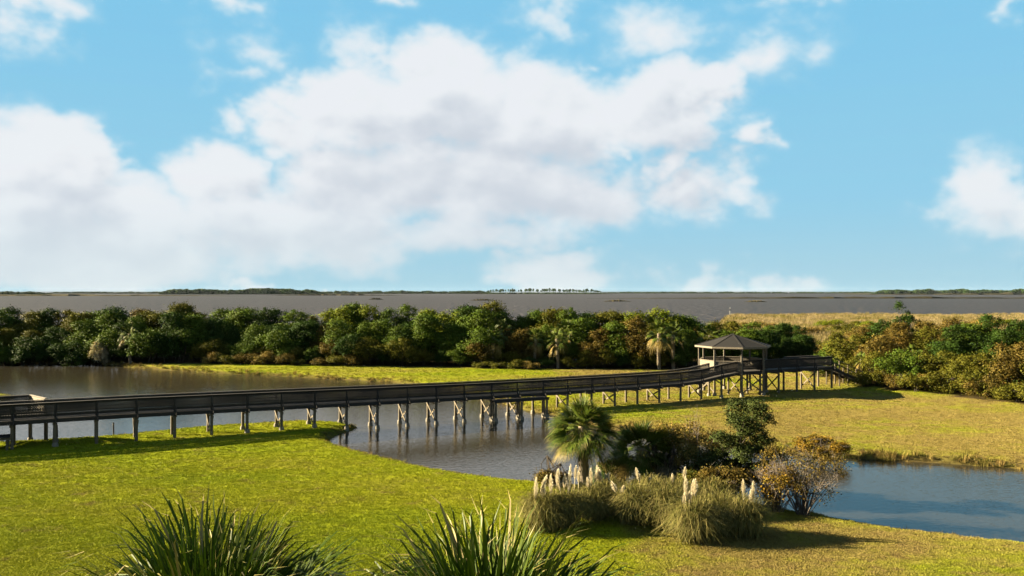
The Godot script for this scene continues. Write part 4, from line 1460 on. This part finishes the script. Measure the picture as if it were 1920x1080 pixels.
func grasses() -> void:
	var lawn := PackedFloat32Array()
	var n := 0
	while n < 190000:
		n += 1
		# as many tufts per picture area near and far: even in 1 / distance
		var d := 1.0 / rng.randf_range(1.0 / 125.0, 1.0 / 31.0)
		var x := rng.randf_range(-0.63, 0.63) * d + rng.randf_range(-2, 2)
		var s := water_edge(x, d)
		if s < 0.15: continue
		if d > 78.0 and d > front_of_thicket(x, d) - 0.3: continue
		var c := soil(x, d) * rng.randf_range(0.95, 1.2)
		put(lawn, P(x, d, land(x, d) - 0.01), rng.randf_range(0.7, 1.3) * (1.0 + (d - 30.0) * 0.012), c)
	scatter("lawn_grass", tuft_mesh(1, 18, 0.048, 0.13, 0.009, 0.8), M["grass blades"], lawn, "mown yellow-green grass of the lawns around the ponds", "grass")
	# rank growth along the water
	var reeds := PackedFloat32Array()
	for k in shore.size():
		var a := shore[k]
		var b := shore[(k + 1) % shore.size()]
		var l := a.distance_to(b)
		var far_bank := k < 23
		var dens: float = 9.0 if far_bank else 7.0
		if k >= 14 and k <= 22: dens = 15.0
		if a.y < 20.0 or absf(a.x) > a.y * 0.75: dens *= 0.3
		for q in int(l * dens):
			var p := a.lerp(b, rng.randf())
			var sx := p.x + rng.randfn() * 0.5
			var sd := p.y + rng.randfn() * 0.5
			var s := water_edge(sx, sd)
			if s < -0.1 or s > 1.5: continue
			if noise.get_noise_2d(sx * 0.25, sd * 0.25 + 77.0) < (-0.25 if far_bank else -0.05): continue
			var c := Color(0.12, 0.115, 0.025).lerp(Color(0.23, 0.155, 0.055), rng.randf()) * rng.randf_range(0.6, 1.2)
			var size := rng.randf_range(0.5, 1.25) * (1.0 if far_bank else 0.5)
			put(reeds, P(sx, sd, land(sx, sd) - 0.02), size, c)
	scatter("bank_reeds", tuft_mesh(2, 22, 0.42, 0.20, 0.012, 0.45), M["grass blades"], reeds, "ragged olive and brown growth fringing the pond banks", "reeds")
	# dune grass
	var dune := PackedFloat32Array()
	n = 0
	while n < 46000:
		n += 1
		var d := 1.0 / rng.randf_range(1.0 / 372.0, 1.0 / 118.0)
		var x := rng.randf_range(-0.66, 0.66) * d
		if d < front_of_thicket(x, d) + 20.0 or land(x, d) < 0.3: continue
		var c := Color(0.225, 0.175, 0.092).lerp(Color(0.120, 0.105, 0.03), clampf(0.35 + noise.get_noise_2d(x * 0.06, d * 0.03) * 1.4 + rng.randfn() * 0.15, 0.0, 1.0))
		put(dune, P(x, d, land(x, d) - 0.05), rng.randf_range(0.8, 1.6), c * rng.randf_range(0.8, 1.15))
	scatter("dune_grass", tuft_mesh(3, 26, 0.75, 0.55, 0.022, 0.4), M["grass blades"], dune, "tan dune grass between the thickets and the bay", "grass")

func small_things() -> void:
	var caps := PackedFloat32Array()
	for k in 150:
		var cd := 1.0 / rng.randf_range(1.0 / 1100.0, 1.0 / 230.0)
		var cx := rng.randf_range(-0.62, 0.15) * cd
		if land(cx, cd) > -0.8: continue
		put(caps, P(cx, cd, 0.0), rng.randf_range(0.35, 0.8), Color(0.30, 0.28, 0.27))
	var foam := MB.new()
	foam.tube([Vector3(-1.0, 0.0, 0), Vector3(-0.4, 0.06, 0.05), Vector3(0.3, 0.07, 0.0), Vector3(1.0, 0.0, 0.06)], [0.02, 0.16, 0.14, 0.02], 6)
	scatter("whitecaps", foam.mesh(), M["grass blades"], caps, "small white wave crests scattered over the brown bay", "waves")
	# a stake in the pond
	var q := gp(213, 822, 0.0)
	var o := thing("mooring_stake", P(q.x, q.y, 0), "thin dark stake standing alone in the pond behind the boardwalk", "stake")
	var mb := MB.new()
	mb.tube([Vector3(0, -0.8, 0), Vector3(0.02, 0.4, 0), Vector3(0.0, 1.22, 0), Vector3(0, 1.27, 0)], [0.065, 0.06, 0.055, 0.03], 8)
	part("shaft", mb.mesh(), M["rail timber"], o)
	var band := MB.new()
	band.tube([Vector3(0, 1.05, 0), Vector3(0, 1.06, 0), Vector3(0, 1.14, 0), Vector3(0, 1.15, 0)], [0.056, 0.062, 0.062, 0.056], 8)
	part("band", band.mesh(), M["concrete"], o)
	# white marker on the shore
	var d := 350.0
	var x := (1369.0 - 960.0) / F * d
	var y := land(x, d)
	o = thing("shore_marker", P(x, d, y), "narrow white marker board on a mast where dune grass meets the bay", "marker")
	mb = MB.new()
	mb.tube([Vector3(0, -0.3, 0), Vector3(0, 2.4, 0), Vector3(0, 3.9, 0)], [0.07, 0.06, 0.04], 6)
	part("mast", mb.mesh(), M["rail timber"], o)
	mb = MB.new()
	mb.box(Transform3D(Basis.IDENTITY, Vector3(0, 2.35, 0.1)), Vector3(0.55, 0.9, 0.06))
	mb.box(Transform3D(Basis(Vector3.BACK, 0.12), Vector3(0.12, 1.35, 0.1)), Vector3(0.60, 1.1, 0.06))
	part("board", mb.mesh(), M["white paint"], o)
	mb = MB.new()
	mb.box(Transform3D(Basis.IDENTITY, Vector3(0, 3.95, 0)), Vector3(0.28, 0.25, 0.2))
	part("lamp_head", mb.mesh(), M["white paint"], o)
